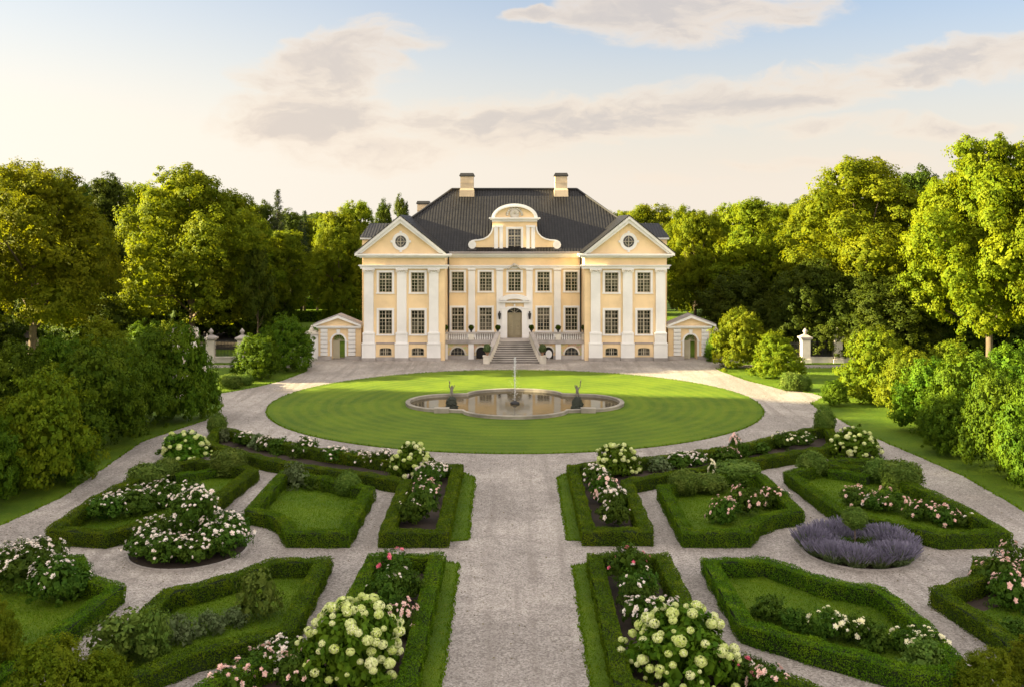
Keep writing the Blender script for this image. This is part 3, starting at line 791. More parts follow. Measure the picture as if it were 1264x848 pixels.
    for pa, pb in ((550.7, 625.4), (644.6, 719.3)):
        mb = MB(O); mb.box(Xc(pa), Xc(pb), YCN-.05, YCN+.02, 2.0, 2.62); mb.build('plinth', M['stone'], root)  # added dark band standing in for shade behind the balusters, not a real plinth
    # thin raised borders of the wall panels
    mb = MB(O)
    for i, (pa, pb) in enumerate(wx):
        a, b = Xc(pa-4.6), Xc(pb+4.6); c, d = zc(366), zc(332.4)
        mb.box(a, a+.06, YCN-.03, YCN+.01, c, d); mb.box(b-.06, b, YCN-.03, YCN+.01, c, d)
    mb.build('panel_border', M['yellow'], root)
    for pa, pb in ((578, 586.2), (612.7, 620.5), (649.6, 657.2), (683.7, 691.9)):
        mb = MB(O)
        mb.box(Xc(pa), Xc(pb), YCN-.20, YCN+.02, 2.0, zc(334.4)); mb.box(Xc(pa-.7), Xc(pb+.7), YCN-.26, YCN+.02, zc(333.6), zc(331.9))
        mb.box(Xc(pa-.4), Xc(pb+.4), YCN-.23, YCN+.02, zc(335.0), zc(334.4)); mb.box(Xc(pa-.8), Xc(pb+.8), YCN-.27, YCN+.02, 2.06, 2.5)
        mb.build('pilaster', M['white'], root)
    mb = MB(O)
    profile(mb, a0-.3, a1+.3, YCN, [(zc(331.9), zc(329.4), .22), (zc(329.4), zc(327.8), .34)], False); mb.build('architrave', M['white'], root)
    mb = MB(O)
    profile(mb, a0-.3, a1+.3, YCN, [(zc(318.4), zc(317), .22), (zc(317), zc(315.2), .45), (zc(315.2), zc(313.2), .68)], False)
    mb.box(a0-.3, a1+.3, YCN-.55, YCN+.4, zc(313.2), zc(311.2)); mb.build('cornice', M['white'], root)
    mb = MB(O); mb.box(a0-.2, a1+.2, YCN-.88, YCN-.56, zc(313.1), zc(310.6)); mb.build('gutter', M['zinc'], root)
    mb = MB(O); rnd = random.Random(4)                      # garland over the middle window
    for i in range(-7, 8):
        x = Xc(635+i*1.05); z = zc(329.2)+.30*math.cos(i*.28)-.1+rnd.uniform(-.05, .05)
        mb.lathe([(.02, -.13), (.13, -.05), (.14, .05), (.02, .14)], (x, YCN-.38, z), 8)
    mb.lathe([(.02, -.2), (.2, -.1), (.22, .1), (.02, .22)], (Xc(635), YCN-.40, zc(327.6)), 10)
    mb.build('garland', M['palestone'], root, True)
    # ------------------------------------------------ roof
    ez = 11.95; E = 17.25; ry = 122.2; rz = 19.45; rx0, rx1 = -7.84, 7.85
    mb = MB(O); yf = 111.7; yb = 132.7
    V = [(XC-E, yf, ez), (XC+E, yf, ez), (XC+E, yb, ez), (XC-E, yb, ez), (XC+rx0, ry, rz), (XC+rx1, ry, rz)]
    mb.add(V, [(0, 1, 5, 4), (1, 2, 5), (2, 3, 4, 5), (3, 0, 4)]); roof = mb.build('roof', M['roof'], root)
    mb = MB(O); ri = lambda p, q: mb.tube([p, Vector(p).lerp(Vector(q), .5), q], .13, 6)
    up = lambda p: (p[0], p[1], p[2]+.06)
    ri(up(V[4]), up(V[5])); ri(up(V[0]), up(V[4])); ri(up(V[1]), up(V[5])); ri(up(V[3]), up(V[4])); ri(up(V[2]), up(V[5]))
    mb.build('ridge_tiles', M['dark'], roof)
    mb = MB(O); mb.quad((XC-16.8, back, 0), (XC+16.8, back, 0), (XC+16.8, back, ez), (XC-16.8, back, ez)); mb.build('rear_wall', M['yellow'], root)
    def chimney(x0, x1, y, z0, z1, flare):
        mb = MB(O); d = (x1-x0)
        if flare: mb.taper(x0-.16, x1+.16, y-.16, y+d+.16, z0-1.2, x0-.10, x1+.10, y-.1, y+d+.1, z0+.7); mb.taper(x0-.10, x1+.10, y-.1, y+d+.1, z0+.7, x0, x1, y, y+d, z0+.95)
        mb.box(x0, x1, y, y+d, z0-1.0 if not flare else z0+.95, z1-.42); mb.box(x0-.03, x1+.03, y-.03, y+d+.03, z1-1.25, z1-1.17)
        c = mb.build('chimney', M['chimney'], root)
        mb = MB(O); mb.box(x0-.1, x1+.1, y-.1, y+d+.1, z1-.42, z1-.34); mb.taper(x0-.16, x1+.16, y-.16, y+d+.16, z1-.34, x0+.02, x1-.02, y+.02, y+d-.02, z1); mb.build('chimney_cap', M['dark'], c)
        return c
    chimney(gx(568.3, 121), gx(584.3, 121), 121, 18.6, gz(214, 121), True)
    chimney(gx(685.2, 121), gx(700.2, 121), 121, 18.6, gz(213.8, 121), True)
    chimney(gx(515, 128), gx(529.5, 128), 128, 13.5, gz(248.5, 128), False)
    # ------------------------------------------------ volute gable over the middle
    Y0 = YCN-.15
    wl, wr, wb, wt = Xc(627), Xc(643), zc(307.4), zc(283)
    def volute(s):
        pts = [(29.5, 281.5), (29.2, 285), (28.2, 288), (26.2-.0, 291)]
        c = [(27.6, 280), (28.2, 284), (30.0, 288.2), (33.5, 292), (38.5, 294.6), (44, 295.8), (49.5, 296.2), (53.5, 297.2), (56, 299.6), (56.8, 302.6), (55.6, 305.6), (53, 307.3)]
        return [(Xc(635+s*a), zc(b)) for a, b in c]
    mb = MB(O)
    for s in (-1, 1):
        c = volute(s)
        mb.prism(c+[(c[-1][0], zc(311)), (c[0][0], zc(311))], Y0+.02, Y0+.42)
    holed = [(wl, wr, wb, wt)]
    holed_wall(mb, Xc(607.4), Xc(662.6), zc(311), zc(272.8), Y0, holed, .28)
    mb.quad((Xc(607.4), Y0, zc(311)), (Xc(607.4), Y0+.5, zc(311)), (Xc(607.4), Y0+.5, zc(272.8)), (Xc(607.4), Y0, zc(272.8)))
    mb.quad((Xc(662.6), Y0, zc(311)), (Xc(662.6), Y0+.5, zc(311)), (Xc(662.6), Y0+.5, zc(272.8)), (Xc(662.6), Y0, zc(272.8)))
    top = arc(Xc(635), zc(270.5), Xc(662)-Xc(635), zc(254)-zc(270.5), 180, 0, 20)
    mb.prism(top, Y0+.01, Y0+.45)
    gable = mb.build('gable', M['yellow'], root)
    mb = MB(O)
    r1 = Xc(663.5)-Xc(635)
    mb.strip(arc(Xc(635), zc(269.6), r1-.36, zc(252)-zc(269.6)-.33, 180, 0, 24), arc(Xc(635), zc(269.6), r1, zc(251.8)-zc(269.6), 180, 0, 24), Y0-.35, Y0+.5)
    mb.strip(arc(Xc(635), zc(269.6), r1-.40, zc(252)-zc(269.6)-.36, 180, 0, 24), arc(Xc(635), zc(269.6), r1-.2, zc(251.8)-zc(269.6)-.18, 180, 0, 24), Y0-.42, Y0-.34)
    for (za, zb2, p, ex) in ((274.0, 271.8, .22, 0), (271.8, 270.6, .36, 2.2), (270.6, 268.8, .48, 3.6)):
        mb.box(Xc(607-ex), Xc(663+ex), Y0-p, Y0+.5, zc(za), zc(zb2))
    for s in (-1, 1):
        for pa, pb in ((14.4, 18.6), (20.6, 25.2)):
            mb.box(Xc(635+s*pa), Xc(635+s*pb), Y0-.14, Y0+.02, zc(307.6), zc(281)); 
        mb.box(Xc(635+s*14), Xc(635+s*25.6), Y0-.19, Y0+.02, zc(281), zc(278.4)); mb.box(Xc(635+s*14), Xc(635+s*25.6), Y0-.18, Y0+.02, zc(309), zc(307))
        mb.box(Xc(635+s*25.7), Xc(635+s*48), Y0-.10, Y0+.02, zc(309), zc(306.8))
        c = volute(s)[:9]; n = len(c)
        inn = []
        for i in range(n):
            d = Vector((c[min(i+1, n-1)][0]-c[max(i-1, 0)][0], c[min(i+1, n-1)][1]-c[max(i-1, 0)][1])).normalized(); nn = Vector((d.y, -d.x))
            if nn.y > 0: nn = -nn
            if i < 3: nn = Vector((-s, -.3)).normalized()
            inn.append((c[i][0]+nn.x*.16, c[i][1]+nn.y*.16))
        mb.strip(inn, c, Y0-.16, Y0+.46)
        mb.strip(arc(Xc(635+s*52.2), zc(302.4), .14, .14, 0, 360, 16), arc(Xc(635+s*52.2), zc(302.4), .46, .48, 0, 360, 16), Y0-.20, Y0+.03)
        mb.prism(arc(Xc(635+s*52.2), zc(302.4), .15, .15, 0, 340, 15), Y0-.15, Y0+.03)
    mb.build('gable_trim', M['white'], gable)
    mb = MB(O); rnd = random.Random(8)                       # carved crest in the arch
    mb.strip(arc(Xc(635), zc(264.4), .05, .05, 0, 360, 16), arc(Xc(635), zc(264.4), .55, .62, 0, 360, 16), Y0-.16, Y0+.03)
    for i in range(11):
        a = R(180-i*18); x = Xc(635)+math.cos(a)*.85; z = zc(265.4)+math.sin(a)*.72
        mb.lathe([(.03, -.15), (.15, -.05), (.16, .06), (.03, .16)], (x, Y0-.06, z), 8)
    mb.build('crest', M['palestone'], gable, True)
    window(root, O, wl, wr, wb, wt, Y0, .24, 4, 6, .36)
    mb = MB(O)
    for s in (-1, 1): mb.box(Xc(635+s*47), Xc(635+s*58), Y0-.3, Y0+.5, zc(311.5), zc(307.6))
    mb.box(Xc(588.2), Xc(681.8), Y0-.22, Y0+.3, zc(311.3), zc(309.2)); mb.build('gable_base', M['zinc'], gable)
    mb = MB(O)                                               # gable roof running back into the main roof
    mb.strip(arc(Xc(635), zc(269.6), r1-.3, zc(252)-zc(269.6)-.3, 180, 0, 16), arc(Xc(635), zc(269.6), r1-.12, zc(251.8)-zc(269.6)-.12, 180, 0, 16), Y0+.5, 119.6)
    mb.box(Xc(607.6), Xc(609), Y0+.5, 118.6, zc(311), zc(269.6)); mb.box(Xc(661), Xc(662.4), Y0+.5, 118.6, zc(311), zc(269.6)); mb.build('gable_roof', M['roof'], gable)
    # ------------------------------------------------ portal
    mb = MB(O); yp = YCN
    for s in (-1, 1):
        mb.box(Xc(635+s*9.1), Xc(635+s*16), yp-.34, yp+.02, 2.0, zc(381)); mb.box(Xc(635+s*9.1), Xc(635+s*16.6), yp-.40, yp+.02, 2.0, zc(413.5))
        mb.box(Xc(635+s*9.0), Xc(635+s*16.8), yp-.40, yp+.02, zc(381), zc(379.4)); mb.box(Xc(635+s*11.5), Xc(635+s*14.8), yp-.30, yp+.02, zc(379.4), zc(374))
    spr = zc(386); hd = zc(380.2)
    ar = arc(Xc(635), spr, (dx1-dx0)/2+.0, hd-spr+.0, 180, 0, 16)
    mb.strip(ar, [(x, zc(378.6)) for x, _ in ar], yp-.24, yp+.25)
    mb.box(Xc(617.6), Xc(652.4), yp-.42, yp+.02, zc(374), zc(372.6)); mb.box(Xc(616.2), Xc(653.8), yp-.62, yp+.02, zc(372.6), zc(371.4))
    wv = Xc(653.4)-Xc(635)
    mb.strip(arc(Xc(635), zc(371.6), wv-.75, 8.0*kc-.48, 172, 8, 18), arc(Xc(635), zc(371.6), wv, 8.4*kc, 172, 8, 18), yp-.62, yp+.02)
    mb.box(Xc(634), Xc(636), yp-.36, yp+.02, zc(379.8), zc(375.4))
    portal = mb.build('portal', M['white'], root)
    mb = MB(O); mb.prism(arc(Xc(635), zc(371.6), wv-.72, 8.0*kc-.46, 180, 0, 18), yp-.2, yp-.03); mb.build('portal_tympanum', M['yellow'], portal)
    mb = MB(O); yd = yp+.12; dt = zc(387.6)
    mb.box(dx0, dx1, yd+.05, yd+.12, 2.0, dt)
    for s in (-1, 1):
        a, b = sorted((Xc(635)+s*.04, Xc(635)+s*(.82)))
        for z0, z1 in ((2.2, 2.75), (2.95, 3.75), (3.9, dt-.15)):
            mb.box(a+.13, b-.1, yd+.0, yd+.06, z0, z1); 
        mb.lathe([(.03, -.05), (.10, 0), (.03, .05)], (Xc(635)+s*.42, yd-.03, 3.35), 10)
    mb.box(Xc(635)-.04, Xc(635)+.04, yd-.02, yd+.06, 2.0, dt); mb.box(dx0, dx1, yd-.03, yd+.1, dt, dt+.1)
    door = mb.build('door', M['door'], root)
    mb = MB(O); mb.quad((dx0, yd+.09, dt+.1), (dx1, yd+.09, dt+.1), (dx1, yd+.09, hd+.1), (dx0, yd+.09, hd+.1)); mb.build('fanlight', M['glass'], door)
    mb = MB(O)
    for a in (45, 90, 135): mb.tube([(Xc(635), yd+.03, dt+.1), (Xc(635)+math.cos(R(a))*.7, yd+.03, dt+.1+math.sin(R(a))*.5)], .025, 5)
    mb.build('fanlight_bars', M['muntin'], door)
    for px in (616.4, 653.6):                                # wall lanterns
        mb = MB(O); c = (Xc(px), yp-.45, zc(389.6))
        mb.lathe([(.05, -.42), (.10, -.36), (.17, .18), (.20, .2), (.06, .38), (.03, .5)], c, 6); mb.box(c[0]-.03, c[0]+.03, c[1]+.0, yp-.18, c[2]+.42, c[2]+.48)
        mb.box(c[0]-.07, c[0]+.07, yp-.23, yp-.17, c[2]-.3, c[2]+.5); mb.build('lantern', M['dark'], root)

def build_terrace():
    YT = 109.2; kt = .091; X = lambda px: XC+(px-635)*kt; Z = lambda py: H-(py-HY)*kt
    O = (XC, 110.5, 0)
    t = empty('terrace', O, 'raised stone terrace with white balustrade and arched cellar windows in front of the door', 'terrace')
    f = MB(O); f.box(X(547.5), X(722.5), YT+.35, 112.42, 1.75, 2.0); f.build('floor', M['stone'], t)
    for s in (-1, 1):
        Xs = lambda px: XC-s*(635-px)*kt*-1 if s < 0 else XC+(635-px)*kt
        # wall with the two arches
        a0, a1 = sorted((Xs(549), Xs(606)))
        arches = []
        for pa, pb, sill in ((556.2, 573.3, .42), (587.5, 600.2, .02)):
            a, b = sorted((Xs(pa), Xs(pb))); arches.append((a, b, sill))
        mb = MB(O); holed_wall(mb, a0, a1, 0, 1.72, YT, [(a, b, z, sill_top) for (a, b, z), sill_top in zip(arches, (1.30, 1.36))], .35)
        for (a, b, z), zt in zip(arches, (1.30, 1.36)):
            r = (b-a)/2; rz2 = min(r, zt-z)
            up = arc((a+b)/2, zt-rz2, r, rz2, 180, 0, 14); mb.strip(up, [(x, zt+.003) for x, _ in up], YT+.003, YT+.33)
        w = mb.build('terrace_wall', M['rubble'], t)
        for (a, b, z), zt in zip(arches, (1.30, 1.36)):
            r = (b-a)/2; rz2 = min(r, zt-z); trim = MB(O); cx = (a+b)/2
            trim.strip(arc(cx, zt-rz2, r, rz2, 180, 0, 14), arc(cx, zt-rz2, r+.17, rz2+.17, 180, 0, 14), YT-.06, YT+.02); trim.build('arch_trim', M['palestone'], t)
        (a, b, z), (a2, b2, z2) = arches
        g = MB(O); g.quad((a, YT+.25, z), (b, YT+.25, z), (b, YT+.25, 1.3), (a, YT+.25, 1.3)); win = g.build('cellar_window', M['dark'], t)
        g = MB(O); cx = (a+b)/2
        for q in (-.4, 0, .4): g.box(cx+q-.015, cx+q+.015, YT+.17, YT+.22, z, z+math.sqrt(max(.02, .8**2-q*q)))
        g.box(a, b, YT+.18, YT+.21, z+.37, z+.395); g.build('window_bars', M['muntin'], win)
        g = MB(O)
        for i in range(8):
            x = a2+(b2-a2)*(i+.5)/8; g.box(x-.02, x+.02, YT+.1, YT+.14, .02, 1.34)
        g.box(a2, b2, YT+.105, YT+.135, .3, .35); g.box(a2, b2, YT+.105, YT+.135, .85, .9); gate = g.build('cellar_gate', M['dark'], t)
        g = MB(O); g.quad((a2, YT+.34, 0), (b2, YT+.34, 0), (b2, YT+.34, 1.4), (a2, YT+.34, 1.4)); g.build('cellar_door', M['dark'], gate)
        if s > 0:
            pass
        g = MB(O); p0, p1 = sorted((Xs(552.5), Xs(578))); g.box(p0, p1, YT-.10, YT+.02, 0, .42); p0, p1 = sorted((Xs(584.5), Xs(587.4))); g.box(p0, p1, YT-.10, YT+.02, 0, .42); g.build('plinth', M['stone'], t)
        # slab, piers, balustrade
        g = MB(O); p0, p1 = sorted((Xs(546), Xs(617.6))); g.box(p0, p1, YT-.26, YT+.36, 1.74, 1.90); g.box(p0, p1, YT-.14, YT+.34, 1.90, 2.04); g.build('slab', M['stone'], t)
        for pa, pb in ((545.8, 552.4), (577.9, 584.6)):
            g = MB(O); p0, p1 = sorted((Xs(pa), Xs(pb))); g.box(p0, p1, YT-.16, YT+.02, 0 if pa > 550 else 0, 1.735); g.build('pier', M['white'], t)
        bal = MB(O); p0, p1 = sorted((Xs(546.2), Xs(617.4)))
        bal.box(p0, p1, YT-.16, YT+.28, 2.80, 2.98); bal.box(p0, p1, YT-.10, YT+.22, 2.045, 2.14)
        rail = bal.build('balustrade', M['stone'], t)
        for pa, pb in ((546.4, 552.4), (578, 584.6), (611.4, 617.2)):
            g = MB(O); p0, p1 = sorted((Xs(pa), Xs(pb))); g.box(p0, p1, YT-.13, YT+.25, 2.142, 2.798); g.build('rail_pier', M['palestone'], rail)
        for qa, qb, n in ((553.2, 577.4, 9), (585.2, 610.8, 9)):
            for i in range(n):
                g = MB(O); px = qa+(qb-qa)*(i+.5)/n
                g.lathe([(.06, 0), (.06, .05), (.035, .08), (.072, .22), (.05, .40), (.03, .55), (.06, .61), (.06, .658)], (Xs(px), YT+.06, 2.141), 8); g.build('baluster', M['white'], rail, True)
    # ------------------------------------------------ stairs
    O2 = (XC, 106, 0)
    st = empty('staircase', O2, 'flared stone staircase leading up to the front door', 'stairs')
    n = 10; y0, y1 = 105.9, 109.3; hb, ht = 2.72, 1.66
    for i in range(n):
        g = MB(O2); z0, z1 = 2.0*i/n, 2.0*(i+1)/n; ya = y0+(y1-y0)*i/n; w = hb+(ht-hb)*(i/n)**.8
        g.box(XC-w, XC+w, ya+.04, y1+.28, z0-.001 if i else 0, z1-.05); stp = g.build('step', M['riser'], st)
        g = MB(O2); g.box(XC-w+.01, XC+w-.01, ya-.03, ya+(y1-y0)/n+.02, z1-.05, z1+.001*i); g.build('tread', M['tread'], stp)
    for s in (-1, 1):
        g = MB(O2); m = 12
        def pt(i, off):
            q = i/m; w = hb+(ht-hb)*q**.8+.03+off
            return XC+s*w, y0-.1+(y1-y0-.0)*q, .82+2.1*(q**.85)
        for i in range(m):
            (xa, ya, za), (xb, yb, zb) = pt(i, 0), pt(i+1, 0); (xc, _, _), (xd, _, _) = pt(i, .38), pt(i+1, .38)
            g.add([(xa, ya, 0), (xb, yb, 0), (xd, yb, 0), (xc, ya, 0), (xa, ya, za), (xb, yb, zb), (xd, yb, zb), (xc, ya, za)], [(4,5,6,7), (0,1,5,4), (3,7,6,2)]+([(0,4,7,3)] if i == 0 else [])+([(1,2,6,5)] if i == m-1 else []))
        side = g.build('side_wall', M['palestone'], st)
        g = MB(O2)
        for i in range(m):
            (xa, ya, za), (xb, yb, zb) = pt(i, -.05), pt(i+1, -.05); (xc, _, _), (xd, _, _) = pt(i, .43), pt(i+1, .43)
            g.add([(xa, ya, za+.002), (xb, yb, zb+.002), (xd, yb, zb+.002), (xc, ya, za+.002), (xa, ya, za+.12), (xb, yb, zb+.12), (xd, yb, zb+.12), (xc, ya, za+.12)], [(4,5,6,7), (0,1,5,4), (3,7,6,2), (0,3,2,1)]+([(0,4,7,3)] if i == 0 else [])+([(1,2,6,5)] if i == m-1 else []))
        g.build('coping', M['stone'], side)
        g = MB(O2); xa = XC+s*2.75; xb = XC+s*3.42; g.box(xa, xb, 105.3, 105.95, 0, .80); g.box(xa-s*.06, xb+s*.06, 105.24, 106.0, .80, .90); g.build('pier', M['palestone'], st)
    # ------------------------------------------------ plant pots
    pot = MB(); pot.lathe([(.10, 0), (.16, .04), (.07, .10), (.09, .16), (.21, .30), (.24, .42), (.27, .46)], (0, 0, 0), 12)
    pme = pot.mesh('urn', M['terracotta'], True); dme = pot.mesh('urn', M['dark'], True)
    fl = PRO['urnplant']
    names = ['leftmost', 'second from the left', 'third from the left', 'third from the right', 'second from the right', 'rightmost']
    for px, nm in zip((549.4, 581.3, 614.3, 655.7, 688.7, 720.6), names):
        o = empty('flower_urn', (X(px), YT+.06, 2.98), 'dark urn with a round plant on the balustrade, %s of six' % nm, 'urn', 'urns on the balustrade')
        o.scale = (.8, .8, .75)
        link('urn', dme, o); link('plant', fl, o, (0, 0, .36), px, (.36, .36, .36))
    for px, nm in ((601.3, 'left'), (668.8, 'right')):
        o = empty('flower_urn', ((px-635)*.0885+XC, 105.6, .90), 'terracotta urn with a bushy plant on the %s pier at the foot of the stairs' % nm, 'urn', 'urns on the stair piers')
        link('urn', pme, o, scale=(1, 1, .8)); link('plant', PRO['urnplant2'], o, (0, 0, .3), px, (.36, .36, .44))
    g = MB((X(677), 108.9, 0)); g.prism(arc(X(677), .62, .36, .44, 0, 350, 24), 108.78, 108.86); o = g.build('white_oval', M['white']); g2 = MB((X(677), 108.9, 0)); g2.taper(X(677)-.12, X(677)+.12, 108.7, 108.98, 0, X(677)-.07, X(677)+.07, 108.76, 108.9, .24); g2.build('foot', M['stone'], o)  # pale oval disc on a small foot
    tag(o, 'white oval shield standing in front of the dark cellar arch right of the stairs', 'disc')

def build_gatehouse(s, label):
    k = .0908; Y = 109.0; Z = lambda py: H-(py-HY)*k
    X = lambda px: (px-CX)*k if s < 0 else (1270.3-px-CX)*k
    O = (X(417.5), Y, 0); t = empty('gate_pavilion', O, label, 'gatehouse', 'gate pavilions beside the house')
    a, b = sorted((X(393), X(445.5))); da, db = sorted((X(409.7), X(425.8))); cx = (da+db)/2
    mb = MB(O); holed_wall(mb, a, b, 0, Z(404.8), Y, [(da, db, 0, Z(413))], 1.5)
    up = arc(cx, Z(421.2), (db-da)/2, Z(413)-Z(421.2), 180, 0, 16); mb.strip(up, [(x, Z(413)+.003) for x, _ in up], Y+.003, Y+1.5)
    mb.quad((a, Y, 0), (a, Y+1.5, 0), (a, Y+1.5, Z(404.8)), (a, Y, Z(404.8))); mb.quad((b, Y, 0), (b, Y+1.5, 0), (b, Y+1.5, Z(404.8)), (b, Y, Z(404.8)))
    holed_wall(mb, a, b, 0, Z(404.8), Y+1.5, [(da, db, 0, Z(413))], -.01)
    mb.prism([(X(390), Z(403)), (X(445.5), Z(403)), (X(417.7), Z(390.5))], Y+.0, Y+1.5); mb.build('wall', M['yellow'], t)
    mb = MB(O)
    for pa, pb in ((396, 404.6), (430, 439)):
        n = 7; mb = MB(O)
        for i in range(n):
            z0 = .40+(Z(405.6)-.40)*i/n; z1 = .40+(Z(405.6)-.40)*(i+1)/n
            p0, p1 = sorted((X(pa), X(pb))); mb.box(p0, p1, Y-.22, Y+.02, z0+.05, z1-.06); mb.box(p0+.09, p1-.09, Y-.05, Y+.02, z1-.06, z1+.05)
        mb.build('banded_pilaster', M['white'], t)
    mb = MB(O); r = (db-da)/2
    mb.strip([(da, .38)]+arc(cx, Z(421.2), r, Z(413)-Z(421.2), 180, 0, 16)+[(db, .38)], [(da-.2, .38)]+arc(cx, Z(421.2), r+.2, Z(413)-Z(421.2)+.2, 180, 0, 16)+[(db+.2, .38)], Y-.08, Y+.02)
    mb.taper(cx-.14, cx+.14, Y-.16, Y+.02, Z(413.2), cx-.22, cx+.22, Y-.2, Y+.02, Z(407)); mb.box(da-.3, da-.0, Y-.12, Y+.02, Z(421.8), Z(420.4)); mb.box(db, db+.3, Y-.12, Y+.02, Z(421.8), Z(420.4))
    mb.build('arch_trim', M['white'], t)
    mb = MB(O); p0, p1 = X(392), X(446); lo, hi = min(p0, p1), max(p0, p1)
    mb.box(lo-.1, hi, Y-.28, Y+1.6, Z(405.4), Z(403.6)); mb.box(lo-.3, hi, Y-.42, Y+1.7, Z(403.6), Z(402.4))
    ax = X(417.7); el, er = X(387.2), X(446.4)
    mb.strip([(el, Z(403.2)), (ax, Z(392.6)), (er, Z(403.2))], [(el, Z(400.6)), (ax, Z(389)), (er, Z(400.6))], Y-.45, Y+1.75); mb.build('pediment', M['white'], t)
    mb = MB(O); mb.strip([(el, Z(400.5)), (ax, Z(388.9)), (er, Z(400.5))], [(el-.05*(1 if el < er else -1), Z(400.1)), (ax, Z(388.2)), (er, Z(400.1))], Y-.5, Y+1.8); mb.build('roof', M['zinc'], t)
    mb = MB(O)
    for pa, pb in ((392.6, 409.5), (426, 446)): p0, p1 = sorted((X(pa), X(pb))); mb.box(p0, p1, Y-.26, Y+.02, 0, .38)
    mb.build('plinth', M['stone'], t)
    g = MB(O); zt = Z(420.6)
    g.box(da, db, Y+.5, Y+.58, zt-.08, zt); g.box(cx-.05, cx+.05, Y+.5, Y+.58, 0, zt-.08)
    l0, l1 = (da, cx-.05)
    g.box(l0, l1, Y+.52, Y+.57, .05, zt-.09); g.box(l0+.1, l1-.1, Y+.49, Y+.53, .3, 1.1); g.box(l0+.1, l1-.1, Y+.49, Y+.53, 1.25, zt-.2); gate = g.build('gate_leaf', M['gate_wood'], t)
    g = MB(O); rr = (db-da)/2
    for i in range(1, 6): g.tube([(cx, Y+.54, zt), (cx+math.cos(R(i*30))*rr, Y+.54, zt+math.sin(R(i*30))*.62)], .025, 5)
    g.build('gate_grille', M['muntin'], t)
    # low outer pier and coping
    g = MB(O); p0, p1 = sorted((X(383), X(392.5))); g.box(p0, p1, Y+.1, Y+.9, 0, Z(413)); g.build('side_wall', M['white'], t)
    g = MB(O); p0, p1 = sorted((X(376.5), X(393))); g.box(p0, p1, Y-.1, Y+1.1, Z(413), Z(410.4)); g.box(p0+.25, p1-.25, Y, Y+1, Z(410.4), Z(409)); g.lathe([(.22, 0), (.3, .12), (.2, .3), (.1, .42), (.14, .5), (.02, .62)], ((p0+p1)/2-.1, Y+.5, Z(409)), 10); g.build('coping', M['palestone'], t)

def build_fences():
    D = 106.7
    def pier(px, w, top, label, D=D):
        x = gx(px, D); o = empty('gate_pier', (x, D, 0), label, 'pier', 'stone gate piers')
        g = MB((x, D, 0)); h = w*D/F/2; zt = gz(top, D); g.box(x-h, x+h, D-h, D+h, .4, zt-1.25); g.box(x-h-.12, x+h+.12, D-h-.12, D+h+.12, 0, .4); g.build('shaft', M['palestone'], o)
        g = MB((x, D, 0)); g.box(x-h-.08, x+h+.08, D-h-.08, D+h+.08, zt-1.25, zt-1.13); g.box(x-h-.2, x+h+.2, D-h-.2, D+h+.2, zt-1.13, zt-.95); g.taper(x-h-.1, x+h+.1, D-h-.1, D+h+.1, zt-.95, x-.2, x+.2, D-.2, D+.2, zt-.72); g.build('cap', M['stone'], o)
        g = MB((x, D, 0)); g.lathe([(.14, 0), (.2, .05), (.11, .14), (.25, .28), (.27, .42), (.16, .56), (.1, .62), (.05, .72)], (x, D, zt-.72), 12); g.build('finial', M['stone'], o, True)
        return o
    pier(260.5, 9.8, 405.6, 'pale stone pier with urn finial at the left end of the left iron fence')
    pier(299, 9.8, 405.6, 'pale stone pier with urn finial behind the round bush at the left iron fence')
    pier(993.8, 10.2, 405, 'pale stone pier with urn finial at the left end of the right iron fence')
    pier(1033.5, 10.2, 404.5, 'pale stone pier with urn finial behind the yellow green bush at the right iron fence')
    pier(964, 9, 390, 'stone pier with urn finial standing farther back behind the right bushes', D=124)
    def fence(pa, pb, zt, label):
        xa, xb = gx(pa, D), gx(pb, D); o = empty('iron_fence', ((xa+xb)/2, D, 0), label, 'fence'); O = ((xa+xb)/2, D, 0)
        g = MB(O); g.box(xa, xb, D-.25, D+.25, 0, .5); g.box(xa, xb, D-.32, D+.32, .5, .62); g.build('base_wall', M['palestone'], o)
        g = MB(O); n = int((xb-xa)/.15)
        for i in range(n): x = xa+(xb-xa)*(i+.5)/n; g.box(x-.022, x+.022, D-.02, D+.02, .62, zt-(0 if i % 2 else .12))
        g.build('railing_bars', M['dark'], o)
        g = MB(O)
        for z in (.8, zt*.55, zt-.3): g.box(xa, xb, D-.035, D+.035, z, z+.06)
        g.build('rails', M['dark'], o)
    fence(265.6, 294, 2.55, 'black iron fence on a stone base between the two left piers')
    fence(304, 384, 2.3, 'black iron fence behind the two round bushes, running to the left gate pavilion')
    fence(205, 255.2, 2.3, 'black iron fence on a stone base behind the white flowering shrub')
    fence(998.9, 1028.2, 2.5, 'black iron fence on a pale base between the two right piers')
    fence(890, 988.5, 2.3, 'black iron fence behind the right bushes, beside the right gate pavilion')
    fence(1038.8, 1120, 2.3, 'black iron fence right of the right piers, behind the yellow green bushes')

